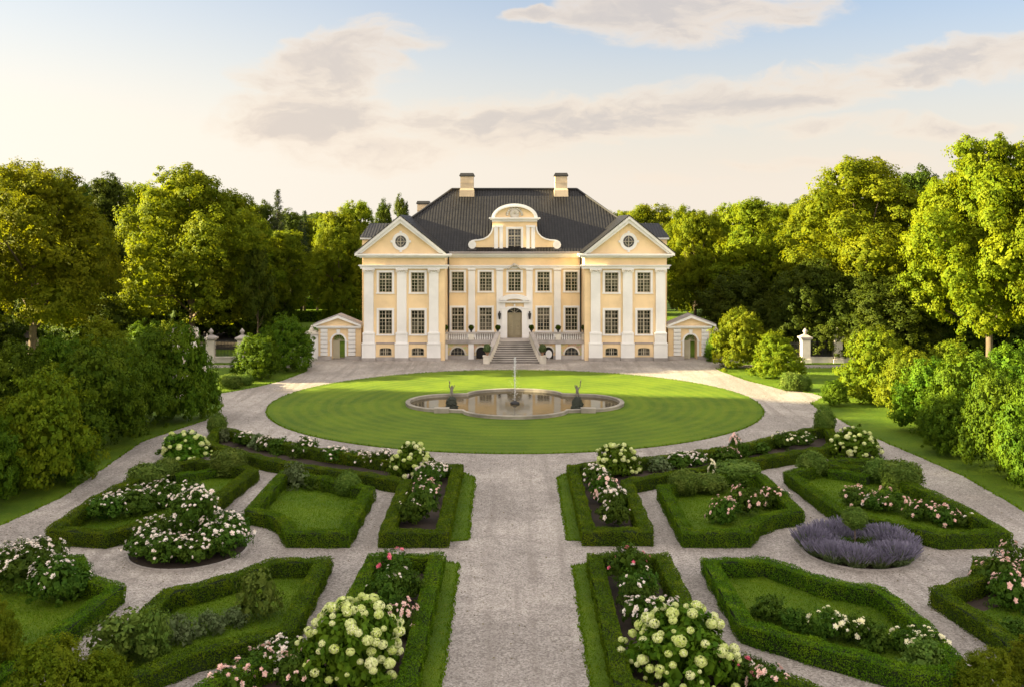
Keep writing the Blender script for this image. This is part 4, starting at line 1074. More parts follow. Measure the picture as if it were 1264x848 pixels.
def build_pond():
    cx, cy = .24, 81.9
    def outline(g):
        pts = []
        ax, bx, bz = 9.0+g, 3.45+g, 6.25+g
        def side(s):                                        # half: right end, then left
            return [(s*(5.7+(ax-5.7)*math.cos(R(t))), s*bx*math.sin(R(t))) for t in range(-90, 91, 12)]
        def bulge(s):
            return [(s*(4.2+g*.3)*math.cos(R(t)), s*(bx+(bz-bx)*math.sin(R(t)))) for t in range(6, 175, 12)]
        return [(cx+x, cy+y) for x, y in side(1)+bulge(1)+side(-1)+bulge(-1)]
    O = (cx, cy, 0); root = empty('fountain_basin', O, 'lobed stone fountain basin filled with brown water in the middle of the oval lawn', 'fountain')
    ou, inn = outline(.2), outline(-.16); n = len(ou); g = MB(O)
    for (A, B, z0, z1) in ((outline(.18), outline(-.14), 0, .20), (ou, inn, .20, .30)):
        g.add([(x, y, z0) for x, y in A]+[(x, y, z0) for x, y in B]+[(x, y, z1) for x, y in A]+[(x, y, z1) for x, y in B],
              [f for i in range(n) for j in [(i+1) % n] for f in ((i, j, 2*n+j, 2*n+i), (n+i, 3*n+i, 3*n+j, n+j), (2*n+i, 2*n+j, 3*n+j, 3*n+i), (i, n+i, n+j, j))])
    g.build('rim', M['rimstone'], root)
    g = MB(O)
    for sx in (-1, 1):
        g = MB(O); g.box(cx+sx*5.9-.6, cx+sx*5.9+.6, cy-3.95, cy-3.25, 0, .42); g.build('step_block', M['rimstone'], root)
    g = MB(O); w = outline(-.16); g.add([(x, y, .07) for x, y in w], [tuple(range(n))]); wa = g.build('pond_water', M['water'], root)
    g = MB(O); g.lathe([(.4, .02), (.38, .2), (.2, .26), (.12, .34)], (cx, cy, 0), 12); g.build('fountain_nozzle', M['dark'], root, True)
    # water jet
    rng = np.random.default_rng(3); m = 520; t = rng.random(m); top = 3.7
    z = .3+top*t**.8; sp = .02+.05*t+.28*(rng.random(m) < .28)*(1-t)
    P = np.stack([rng.normal(size=m)*sp, rng.normal(size=m)*sp, z], 1); V = leaves(rng, P, rng.normal(size=(m, 3)), .075, 1.3)
    jet = tag(link('water_jet', np_mesh('water_jet', V, 4, M['spray']), None, (cx, cy, 0)), 'thin white jet of water rising from the middle of the pond', 'water jet')
    g = MB((cx, cy, 0)); g.tube([(cx, cy, .3), (cx, cy, 2), (cx, cy, 3.7), (cx, cy, 4.05)], [.028, .025, .035, .012], 7); g.build('water_column', M['spray'], jet, True)
    def statue(px, flip, label):
        x, D = gp(px, 503, .14); D += .3; x = gx(px, D); o = empty('statue', (x, D, .05), label, 'statue')
        rnd = random.Random(int(px)); g = MB()
        pr = [(.62, 0), (.66, .12), (.50, .3), (.56, .5), (.46, .66), (.50, .82), (.34, .98), (.36, 1.1), (.22, 1.2)]
        g.lathe(pr, (0, 0, 0), 12)
        for i in range(14):
            a = rnd.uniform(0, 6.28); z = rnd.uniform(.05, .95); r = .56-.25*z
            g.lathe([(.03, -.13), (.16, -.05), (.17, .06), (.04, .15)], (math.cos(a)*r, math.sin(a)*r, z), 7)
        me = g.mesh('pedestal', M['bronze'], True)
        for v in me.vertices: v.co *= 1+.06*math.sin(v.co.x*17+v.co.z*11)*math.cos(v.co.y*13)
        link('pedestal', me, o)
        # figure grown over a skeleton
        f = flip; J = {'pelvis': (0, 0, 1.62, .15), 'waist': (.02*f, 0, 1.80, .12), 'chest': (.03*f, 0, 2.00, .155), 'neck': (.04*f, 0, 2.14, .07), 'head': (.06*f, -.02, 2.27, .105), 'crown': (.07*f, -.02, 2.37, .08),
             'sl': (-.13, 0, 2.06, .07), 'el': (-.22*1 if f > 0 else -.26, -.04, 2.30, .05), 'hl': (-.17 if f > 0 else -.20, -.05, 2.56 if f > 0 else 2.44, .038),
             'sr': (.16, 0, 2.06, .07), 'er': (.27, -.05, 2.20, .05), 'hr': (.30, -.06, 2.42 if f > 0 else 2.62, .038),
             'hpl': (-.09, 0, 1.58, .11), 'kl': (-.13, -.14, 1.36, .08), 'fl': (-.10, -.02, 1.14, .055), 'tl': (-.11, -.16, 1.12, .045),
             'hpr': (.09, 0, 1.58, .11), 'kr': (.14, -.10, 1.38, .08), 'fr': (.13, .02, 1.16, .055), 'tr': (.14, -.12, 1.13, .045)}
        E = [('pelvis', 'waist'), ('waist', 'chest'), ('chest', 'neck'), ('neck', 'head'), ('head', 'crown'), ('chest', 'sl'), ('sl', 'el'), ('el', 'hl'), ('chest', 'sr'), ('sr', 'er'), ('er', 'hr'),
             ('pelvis', 'hpl'), ('hpl', 'kl'), ('kl', 'fl'), ('fl', 'tl'), ('pelvis', 'hpr'), ('hpr', 'kr'), ('kr', 'fr'), ('fr', 'tr')]
        nm = list(J); me = bpy.data.meshes.new('figure'); me.from_pydata([J[q][:3] for q in nm], [(nm.index(a), nm.index(b)) for a, b in E], [])
        ob = link('figure', me, o); ob.modifiers.new('skin', 'SKIN')
        for i, q in enumerate(nm): sv = me.skin_vertices[0].data[i]; sv.radius = (J[q][3],)*2; sv.use_root = (q == 'pelvis')
        sd = ob.modifiers.new('sub', 'SUBSURF'); sd.levels = sd.render_levels = 2
        me.materials.append(M['statue'])
        g = MB(); hx, hy, hz = J['hl'][:3] if f > 0 else J['hr'][:3]; g.tube([(hx, hy, hz-.02), (hx-.03*f, hy, hz+.16), (hx-.06*f, hy, hz+.30)], [.05, .065, .02], 8); g.build('raised_fish', M['statue'], o, True)
        for c in o.children: c.scale = tuple(q*1.0 for q in c.scale)
        o.scale = (.82, .82, .80)
    statue(557.3, 1, 'weathered statue with both arms raised on a dark rock in the pond')
    statue(712.6, -1, 'weathered statue holding one arm high on a dark rock in the pond')
# ------------------------------------------------------------------ ground
def struct(o): o['kind'] = 'structure'; return o
def poly_sheet(name, pts, z, mat, thick=0.0):
    g = MB()
    if thick: g.plan(pts, z-thick, z)
    else: g.add([(x, y, z) for x, y in pts], [tuple(range(len(pts)))])
    return struct(g.build(name, mat))
def smooth_poly(pts, it=2):
    for _ in range(it):
        q = []
        for i in range(len(pts)):
            a, b = pts[i], pts[(i+1) % len(pts)]
            q += [(a[0]*.75+b[0]*.25, a[1]*.75+b[1]*.25), (a[0]*.25+b[0]*.75, a[1]*.25+b[1]*.75)]
        pts = q
    return pts
def ragged(pts, amp, step, seed):
    """an outline resampled with a small natural wobble"""
    rnd = random.Random(seed); out = []
    for i in range(len(pts)):
        a, b = Vector(pts[i]), Vector(pts[(i+1) % len(pts)]); n = max(1, int((b-a).length/step))
        for k in range(n):
            p = a.lerp(b, k/n); out.append((p.x+rnd.uniform(-amp, amp), p.y+rnd.uniform(-amp, amp)))
    return out
TUFT = []
def tufts(pts, dens, size, seed, edge=0):
    """short grass over a polygon, or along its rim"""
    rng = np.random.default_rng(seed); P = np.array(pts)
    lo, hi = P.min(0), P.max(0)
    if edge:
        Q = []
        for i in range(len(P)):
            a, b = P[i], P[(i+1) % len(P)]; n = int(np.linalg.norm(b-a)*edge)+1
            Q.append(a+(b-a)*rng.random((n, 1))+rng.normal(size=(n, 2))*.05)
        q = np.concatenate(Q)
    else:
        n = int((hi-lo).prod()*dens); q = lo+rng.random((n, 2))*(hi-lo)
        ins = np.zeros(n, bool); x, y = q[:, 0], q[:, 1]
        for i in range(len(P)):
            (x1, y1), (x2, y2) = P[i], P[i-1]
            if abs(y1-y2) < 1e-9: continue
            ins ^= ((y1 > y) != (y2 > y)) & (x < (x2-x1)*(y-y1)/(y2-y1)+x1)
        q = q[ins]
    n = len(q); p = np.concatenate([q, np.full((n, 1), .03)], 1)
    a = rng.random(n)*6.283; s = (size*(.5+rng.random(n)))[:, None]
    t = np.stack([np.cos(a), np.sin(a), np.zeros(n)], 1); up = np.stack([rng.normal(size=n)*.35, rng.normal(size=n)*.35, np.ones(n)], 1)
    TUFT.append(np.stack([p-t*s*.35, p+t*s*.35, p+up*s], 1).reshape(-1, 3))

def build_ground():
    g = MB(); s = 900
    xs = [-s, -300, -120, -60, 0, 60, 120, 300, s]; ys = [-200, -20, 60, 130, 200, 300, 500, 900, 1500]
    for i in range(8):
        for j in range(8): g.quad((xs[i], ys[j], 0), (xs[i+1], ys[j], 0), (xs[i+1], ys[j+1], 0), (xs[i], ys[j+1], 0))
    struct(g.build('ground', M['grass']))
    G = [(-330, 872), (-160, 752), (0, 649), (74, 615), (176, 545), (253, 519), (270, 508), (276, 500), (262, 491), (270, 486), (316, 478), (348, 470), (372, 461), (380, 457.5), (378, 455), (364, 453.6), (150, 454), (150, 450.6), (370, 450.4), (384, 441),
         (887, 441), (900, 450.4), (1120, 450.4), (1120, 454), (985, 454.2), (900, 453.6), (884, 455), (890, 458.5), (921, 469.5), (965, 480.7), (1003, 485.5), (1016, 490), (1001, 498), (1008, 504), (1030, 514), (1058, 531), (1095, 547), (1190, 588), (1264, 631), (1420, 713), (1640, 830), (1640, 1090), (-330, 1090)]
    P = ragged([gp(x, y) for x, y in G], .05, .5, 1)
    poly_sheet('gravel_path', P, .012, M['gravel'])
    tufts(P[:900], 0, .13, 5, edge=9)
    rng = np.random.default_rng(15); n = 5200; q = np.stack([rng.normal(size=n)*24, 34+rng.random(n)*72, np.full(n, .03)], 1)
    lf = leaves(rng, q, rng.normal(size=(n, 3))*.35+np.array([0, 0, 1]), .085, 1.6); tag(link('fallen_leaves', np_mesh('fallen_leaves', lf, 4, M['litter'])), 'small fallen leaves and petals scattered over the gravel', 'leaf litter', None, 'stuff')
    lawn = [(.24+20.6*math.cos(t*math.pi/90), 82.6+18.25*math.sin(t*math.pi/90)) for t in range(180)]
    poly_sheet('oval_lawn', lawn, .05, M['lawn'], .06); tufts(lawn, 0, .10, 6, edge=26)
    # strips of turf along the middle path
    for i, q in enumerate(([(556, 668.5), (578, 667), (586, 590), (573, 584), (566, 600)], [(548, 694), (566.5, 697), (543, 862), (505, 862), (525, 760)],
              [(719, 668), (700, 667), (688, 590), (700, 584), (708, 600)], [(724, 697), (707, 698.5), (731, 862), (764, 862), (745, 780)])):
        P = ragged([gp(*a) for a in q], .04, .3, 20+i); poly_sheet('turf_strip', P, .05, M['grass'], .06); tufts(P, 380, .05, 30+i); tufts(P, 0, .10, 40+i, edge=40)

def bed(name, px, z, mat, seed, grass=0):
    P = [gp(*a) for a in px]; poly_sheet(name, P, z, mat)
    if grass: tufts(P, 420, .045, seed)

def build_parterre():
    gh = .72
    # L-shaped rose beds
    hedge([(564.7, 574), (546, 655), (476, 655), (500.6, 593), (439, 582), (382, 575), (325, 564.5), (282, 554), (258, 545.5), (268, 527.5), (282.7, 529.5), (314, 537.5), (354, 547), (394, 554), (445, 561), (479, 566.5), (533, 571)], 'box hedge edging the L shaped rose bed left of the middle path', gh, seed=1)
    bed('flower_bed', [(566, 585), (546, 668), (476, 668), (500, 605), (382, 587), (262, 556), (268, 538), (354, 557), (479, 577)], .03, M['soil'], 1)
    hedge([(707, 574), (726, 653), (798, 653), (773, 593), (831, 582.5), (884, 574.5), (944, 563.5), (1020, 551), (1034, 545), (1022, 527), (1005, 528), (949, 540.5), (914, 550), (874, 555.5), (831, 561), (788, 566), (735, 571)], 'box hedge edging the L shaped rose bed right of the middle path', gh, seed=2)
    bed('flower_bed', [(706, 585), (726, 667), (798, 667), (774, 605), (884, 586), (1030, 556), (1018, 539), (914, 560), (788, 577)], .03, M['soil'], 2)
    # small lawns with notched corner
    hedge([(345, 588), (309.8, 628), (337, 633), (350, 640), (360, 655), (425, 655), (455, 602), (399.5, 589), (352, 582)], 'box hedge round the small notched lawn left of the left L shaped bed', gh, seed=3)
    bed('lawn', [(345, 600), (312, 640), (350, 650), (362, 667), (425, 667), (455, 614), (399, 601), (350, 594)], .035, M['grass'], 3, 200)
    hedge([(818.5, 600), (849, 655), (920, 655), (931, 643), (949, 634.5), (984, 629), (940, 587), (905, 584), (863, 590)], 'box hedge round the small notched lawn right of the right L shaped bed', gh, seed=4)
    bed('lawn', [(818, 612), (849, 667), (920, 667), (949, 646), (984, 641), (938, 599), (863, 602)], .035, M['grass'], 4, 200)
    # outer triangular beds
    hedge([(66, 651), (131, 656), (200, 638), (263, 617), (313, 578), (282, 573), (240, 567), (205, 575), (160, 593), (118, 614)], 'box hedge round the outer left rose lawn beside the left gravel walk', gh, seed=5)
    bed('lawn', [(66, 663), (131, 668), (200, 650), (263, 628), (312, 589), (240, 577), (160, 605)], .035, M['grass'], 5, 200)
    hedge([(974, 582), (1042, 631), (1161, 657), (1238, 655), (1192, 628), (1140, 603), (1088, 580), (1020, 571)], 'box hedge round the outer right rose lawn beside the right gravel walk', gh, seed=6)
    bed('lawn', [(976, 592), (1042, 643), (1161, 669), (1238, 666), (1140, 614), (1085, 590), (1020, 581)], .035, M['grass'], 6, 200)
    gi = 'short inner hedges beside the hydrangeas'
    hedge([(216, 585), (244, 581.5), (266, 578)], 'short low box hedge left of the boxy bush, inside the outer left rose lawn', .55, .6, False, 7, group=gi)
    hedge([(1023, 579), (1048, 582), (1072, 587)], 'short low box hedge left of the clipped bushes, inside the outer right rose lawn', .55, .6, False, 8, group=gi)
    hedge([(1024, 566), (1054, 566.5), (1084, 567)], 'short low box hedge at the foot of the white hydrangea by the right walk', .6, .6, False, 9, group=gi)
    # front hexagons
    hedge([(399, 690), (337, 691), (297, 706), (240, 722), (208, 728), (168, 766), (126, 806), (110, 838), (156, 834), (240, 801), (354, 775)], 'box hedge round the large front left lawn with the round green shrub', gh, seed=10)
    bed('lawn', [(399, 702), (337, 703), (240, 735), (208, 740), (168, 778), (112, 850), (156, 850), (240, 814), (354, 788)], .035, M['grass'], 7, 200)
    hedge([(876, 691), (946, 690), (1020, 715), (1086, 726), (1134, 764), (1190, 826), (1130, 828), (1062, 807), (1020, 797), (922, 768)], 'box hedge round the large front right lawn beside the lavender circle', gh, seed=11)
    bed('lawn', [(878, 703), (946, 702), (1020, 727), (1084, 738), (1134, 778), (1190, 840), (1062, 820), (922, 781)], .035, M['grass'], 8, 200)
    # front rose beds beside the middle path
    hedge([(539, 685), (462, 686), (431, 747), (390, 788), (330, 812), (268, 838), (220, 864), (300, 905), (420, 872), (503, 838)], 'box hedge of the front left rose bed with the big lime hydrangea', gh, seed=12)
    bed('flower_bed', [(539, 698), (462, 699), (431, 760), (390, 801), (268, 851), (230, 880), (420, 890), (503, 855)], .03, M['soil'], 9)
    hedge([(734, 685), (817, 685), (857, 768), (895, 806), (950, 828), (1003, 848), (1060, 872), (960, 905), (850, 872), (769, 838)], 'box hedge of the front right rose bed with the big lime hydrangea', gh, seed=13)
    bed('flower_bed', [(734, 698), (817, 698), (857, 781), (895, 819), (1003, 861), (1050, 885), (850, 890), (769, 855)], .03, M['soil'], 10)
    # beds at the picture's edge
    hedge([(-90, 712), (-20, 697), (40, 689), (95, 686), (103, 711), (143, 723), (60, 787), (10, 822), (-70, 880)], 'box hedge of the rose lawn cut by the left edge of the view', gh, seed=14)
    bed('lawn', [(-90, 726), (40, 702), (95, 699), (103, 723), (143, 735), (60, 800), (-60, 880)], .035, M['grass'], 11, 200)
    hedge([(1330, 700), (1264, 692), (1211, 690), (1209, 711), (1159, 727), (1222, 768), (1264, 804), (1340, 864)], 'box hedge of the rose bed cut by the right edge of the view', gh, seed=15)
    bed('flower_bed', [(1330, 712), (1211, 702), (1209, 723), (1160, 739), (1190, 762), (1264, 740), (1330, 745)], .03, M['soil'], 12)
    bed('lawn', [(1190, 762), (1264, 740), (1330, 745), (1340, 870), (1264, 816), (1222, 780)], .036, M['grass'], 13, 200)
    # distant clipped hedges behind the left gate pavilion
    for y, px0, px1, z, seed in ((150, 352, 446, 1.6, 16), (172, 345, 450, 1.9, 17)):
        hedge(None, 'long clipped hedge on the lawn behind the left gate pavilion, %s of two' % ('nearer' if y == 150 else 'farther'), z, 1.6, False, seed, 60, .28, 'hedges behind the left gate', world=[(gx(px0, y), y), (gx(px1, y), y)])
    # kerbs of the round beds
    for (c, r, nm) in ((RB, 2.62, 'thin stone kerb round the white rose circle'), (LB, 2.45, 'thin stone kerb round the lavender circle')):
        g = MB((c[0], c[1], 0)); n = 48
        for i in range(n):
            a, b = 2*math.pi*i/n, 2*math.pi*(i+1)/n-.006
            p = lambda q, rr, z: (c[0]+rr*math.cos(q), c[1]+rr*math.sin(q), z)
            g.add([p(a, r, 0), p(b, r, 0), p(b, r+.09, 0), p(a, r+.09, 0), p(a, r, .09), p(b, r, .09), p(b, r+.09, .09), p(a, r+.09, .09)], [(4,5,6,7), (0,1,5,4), (3,7,6,2), (0,4,7,3), (1,2,6,5)])
        tag(g.build('bed_kerb', M['stone']), nm, 'kerb')
        g = MB(); g.add([(c[0]+r*math.cos(t*.2094), c[1]+r*math.sin(t*.2094), .03) for t in range(30)], [tuple(range(30))]); struct(g.build('flower_bed', M['soil']))
RB = (-15.1, 45.4); LB = (16.05, 45.2)

def rose(k, px, base, top, w, label, rz=0.0): return plant(k, px, base, top, w, label, None, 'rose_bush', 'rose bush', rz if rz else px*.7)
def build_plants():
    # round rose circle
    c = RB
    def ring(kind, ang, rad, h, w, label):
        me = PRO[kind]; fm, bl = me
        o = link('rose_bush', fm, None, (c[0]+rad*math.cos(R(ang)), c[1]+rad*math.sin(R(ang)), 0), ang*.3, (w/fm['w'], w/fm['w'], h/fm['h'])); tag(o, label, 'rose bush'); add_blooms(o, bl)
    ring('rosetall', 20, .2, 3.0, 2.5, 'tall white rose bush rising from the middle of the round rose bed')
    for i, (a, nm) in enumerate(((-100, 'front'), (-60, 'front, right of the middle'), (-20, 'right front'), (25, 'right'), (70, 'back right'), (115, 'back left'), (165, 'left'), (-145, 'left front'))):
        ring('rosew%d' % (i % 3), a, 1.74, 1.25 if i not in (2, 3) else 1.5, 2.35, 'white rose bush on the %s side of the round rose bed' % nm)
    # lavender circle
    n = 13
    for i in range(n):
        a = 2*math.pi*i/n; fm, sp = PRO['lav%d' % (i % 2)]; s = 1.0+.12*math.sin(i*2.4)
        o = link('lavender', fm, None, (LB[0]+2.05*math.cos(a), LB[1]+2.05*math.sin(a), 0), i*1.3, (s*1.12, s*1.12, s*1.08))
        tag(o, 'grey purple lavender clump in the ring of the lavender circle', 'lavender', 'lavender clumps of the lavender circle'); link('flower_spikes', sp, o)
    for i in range(5):
        a = 2*math.pi*i/5+.5; fm, sp = PRO['lav%d' % (i % 2)]
        o = link('lavender', fm, None, (LB[0]+1.2*math.cos(a), LB[1]+1.2*math.sin(a), 0), i*2.3, (.95, .95, .9)); tag(o, 'grey purple lavender clump in the ring of the lavender circle', 'lavender', 'lavender clumps of the lavender circle'); link('flower_spikes', sp, o)
    for i, (dx, dy) in enumerate(((-.55, .3), (.6, .35), (.1, -.4))):
        me = PRO['lowshrub']; tag(link('shrub', me, None, (LB[0]+dx, LB[1]+dy, 0), i, (.62, .62, .5)), ('low green shrub in the left of the lavender circle', 'low green shrub in the right of the lavender circle', 'low green shrub at the foot of the standard tree in the lavender circle')[i], 'bush')
    o = empty('standard_tree', (LB[0]-.1, LB[1]+.05, 0), 'small standard tree with a round head on a thin stem in the lavender circle', 'topiary')
    g = MB(); g.tube([(0, 0, 0), (.02, 0, .6), (0, 0, 1.25)], [.04, .03, .03], 7); link('trunk', g.mesh('trunk', M['bark'], True), o); link('crown', PRO['oval'], o, (0, 0, 1.12), .4, (.54, .54, .46))
    # topiary and clipped bushes
    T = lambda k, px, b, t, w, l, cat='topiary': plant(k, px, b, t, w, l, None, None, cat, px*.3)
    T('ball', 268, 539, 511, 23, 'round topiary ball at the left tip of the left L shaped bed'); T('oval', 1018, 540, 504, 24, 'upright egg shaped topiary at the right tip of the right L shaped bed')
    T('boxy', 282.5, 590, 555, 40, 'boxy clipped bush at the corner of the outer left rose lawn'); T('oval', 182, 604, 573, 45, 'wide clipped bush beside the left gravel walk'); T('oval', 206, 595, 566, 30, 'smaller clipped bush right of the wide one by the left gravel walk')
    T('ball', 429.5, 614, 583, 29, 'round topiary ball inside the small notched left lawn'); T('ball', 844, 614, 580, 37, 'dark round topiary ball inside the small notched right lawn')
    T('boxy', 911, 600, 570, 54, 'wide boxy clipped bush at the back of the small notched right lawn'); T('oval', 874, 611, 585, 44, 'light green clipped bush between the topiary ball and the boxy bush on the right')
    T('oval', 1003, 590, 558, 35, 'rounded bush at the left corner of the outer right rose lawn'); T('boxy', 1113, 608, 570, 46, 'large rounded clipped bush beside the right gravel walk'); T('oval', 1086, 598, 567, 36, 'light green bush left of the large clipped bush by the right walk')
    T('boxy', 285, 480, 462, 26, 'low clipped box beside the round bush on the left grass island'); T('boxy', 302, 476, 462, 18, 'small clipped box touching the low box on the left grass island'); T('boxy', 977, 483, 460, 25, 'low clipped box on the right grass island'); T('boxy', 991, 483, 463, 19, 'small clipped box at the right of the low box on the right grass island')
    # shrubs inside the beds
    S = lambda k, px, b, t, w, l: plant(k, px, b, t, w, l, None, 'shrub', 'bush', px*.37)
    S('sage', 364, 604, 573, 42, 'grey green feathery shrub in the back corner of the small notched left lawn'); S('lowshrub', 386, 606, 588, 26, 'small dark shrub between the feathery shrub and the topiary ball'); S('lowshrub', 406, 608, 590, 28, 'small dark shrub left of the topiary ball in the notched left lawn')
    S('greenbush', 318, 770, 704, 58, 'round green shrub with several heads on the large front left lawn'); S('sage', 258, 790, 757, 44, 'grey green low shrub along the front hedge of the large front left lawn'); S('sage', 290, 778, 752, 38, 'grey green low shrub left of the round shrub on the front left lawn'); S('sage', 218, 800, 762, 46, 'grey shrub right of the big feathery bush at the front left')
    S('greenbush', 150, 832, 757, 92, 'big feathery bush growing over the hedge of the front left lawn'); S('greenbush', 188, 824, 752, 52, 'upright grey green bush behind the big feathery bush at the front left')
    S('lowshrub', 950, 772, 736, 48, 'dark green shrub at the left end of the front right lawn'); S('lowshrub', 982, 784, 752, 46, 'dark low shrub left of the cream roses on the front right lawn'); S('lowshrub', 1080, 808, 768, 46, 'dark low shrub between the cream roses on the front right lawn')
    S('lowshrub', 440, 575, 556, 36, 'green low shrub among the white roses of the left L shaped bed'); S('lowshrub', 345, 562, 541, 34, 'dark green low shrub among white roses, left part of the left L shaped bed'); S('lowshrub', 376, 567, 547, 34, 'low shrub left of the tall white rose cluster in the left L shaped bed'); S('sage', 318, 556, 537, 26, 'grey green small shrub in the left part of the left L shaped bed'); S('sage', 278, 546, 529, 24, 'grey shrub right of the ball topiary at the tip of the left L shaped bed')
    S('sage', 812, 584, 565, 40, 'grey green low shrub right of the hydrangea in the right L shaped bed'); S('lowshrub', 884, 571, 553, 36, 'green low shrub in the middle of the right L shaped bed'); S('lowshrub', 936, 562, 546, 34, 'green low shrub left of the cream roses in the right L shaped bed'); S('lowshrub', 915, 566, 546, 24, 'small shrub under the pink rose in the right L shaped bed')
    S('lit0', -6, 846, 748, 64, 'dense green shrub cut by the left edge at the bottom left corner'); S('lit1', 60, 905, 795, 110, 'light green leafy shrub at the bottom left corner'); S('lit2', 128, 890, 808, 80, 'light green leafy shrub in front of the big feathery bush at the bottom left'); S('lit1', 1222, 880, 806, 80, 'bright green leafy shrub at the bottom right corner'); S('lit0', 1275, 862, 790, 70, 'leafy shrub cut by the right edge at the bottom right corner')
    S('lowshrub', 1254, 795, 764, 50, 'green shrub beside the far right hedge above the corner'); S('greenbush', 1140, 836, 790, 60, 'pale green shrub in the sharp corner of the front right lawn')
    # hydrangeas
    hydrangea(437, 856, 752, 126, 'big lime and white hydrangea in the front left rose bed', 99, .15, 1, 'hyd0'); hydrangea(840, 856, 758, 124, 'big lime and white hydrangea in the front right rose bed', 99, .15, 2, 'hyd1')
    hydrangea(507, 592, 553, 54, 'cream white hydrangea at the bend of the left L shaped bed', 56, .135, 3, 'hyd1'); hydrangea(761, 590, 553, 56, 'cream white hydrangea at the bend of the right L shaped bed', 56, .135, 4, 'hyd0')
    hydrangea(229, 572, 537, 62, 'white hydrangea beside the left gravel walk', 56, .135, 5, 'hyd0'); hydrangea(1055, 568, 532, 62, 'white hydrangea beside the right gravel walk', 56, .135, 6, 'hyd1')
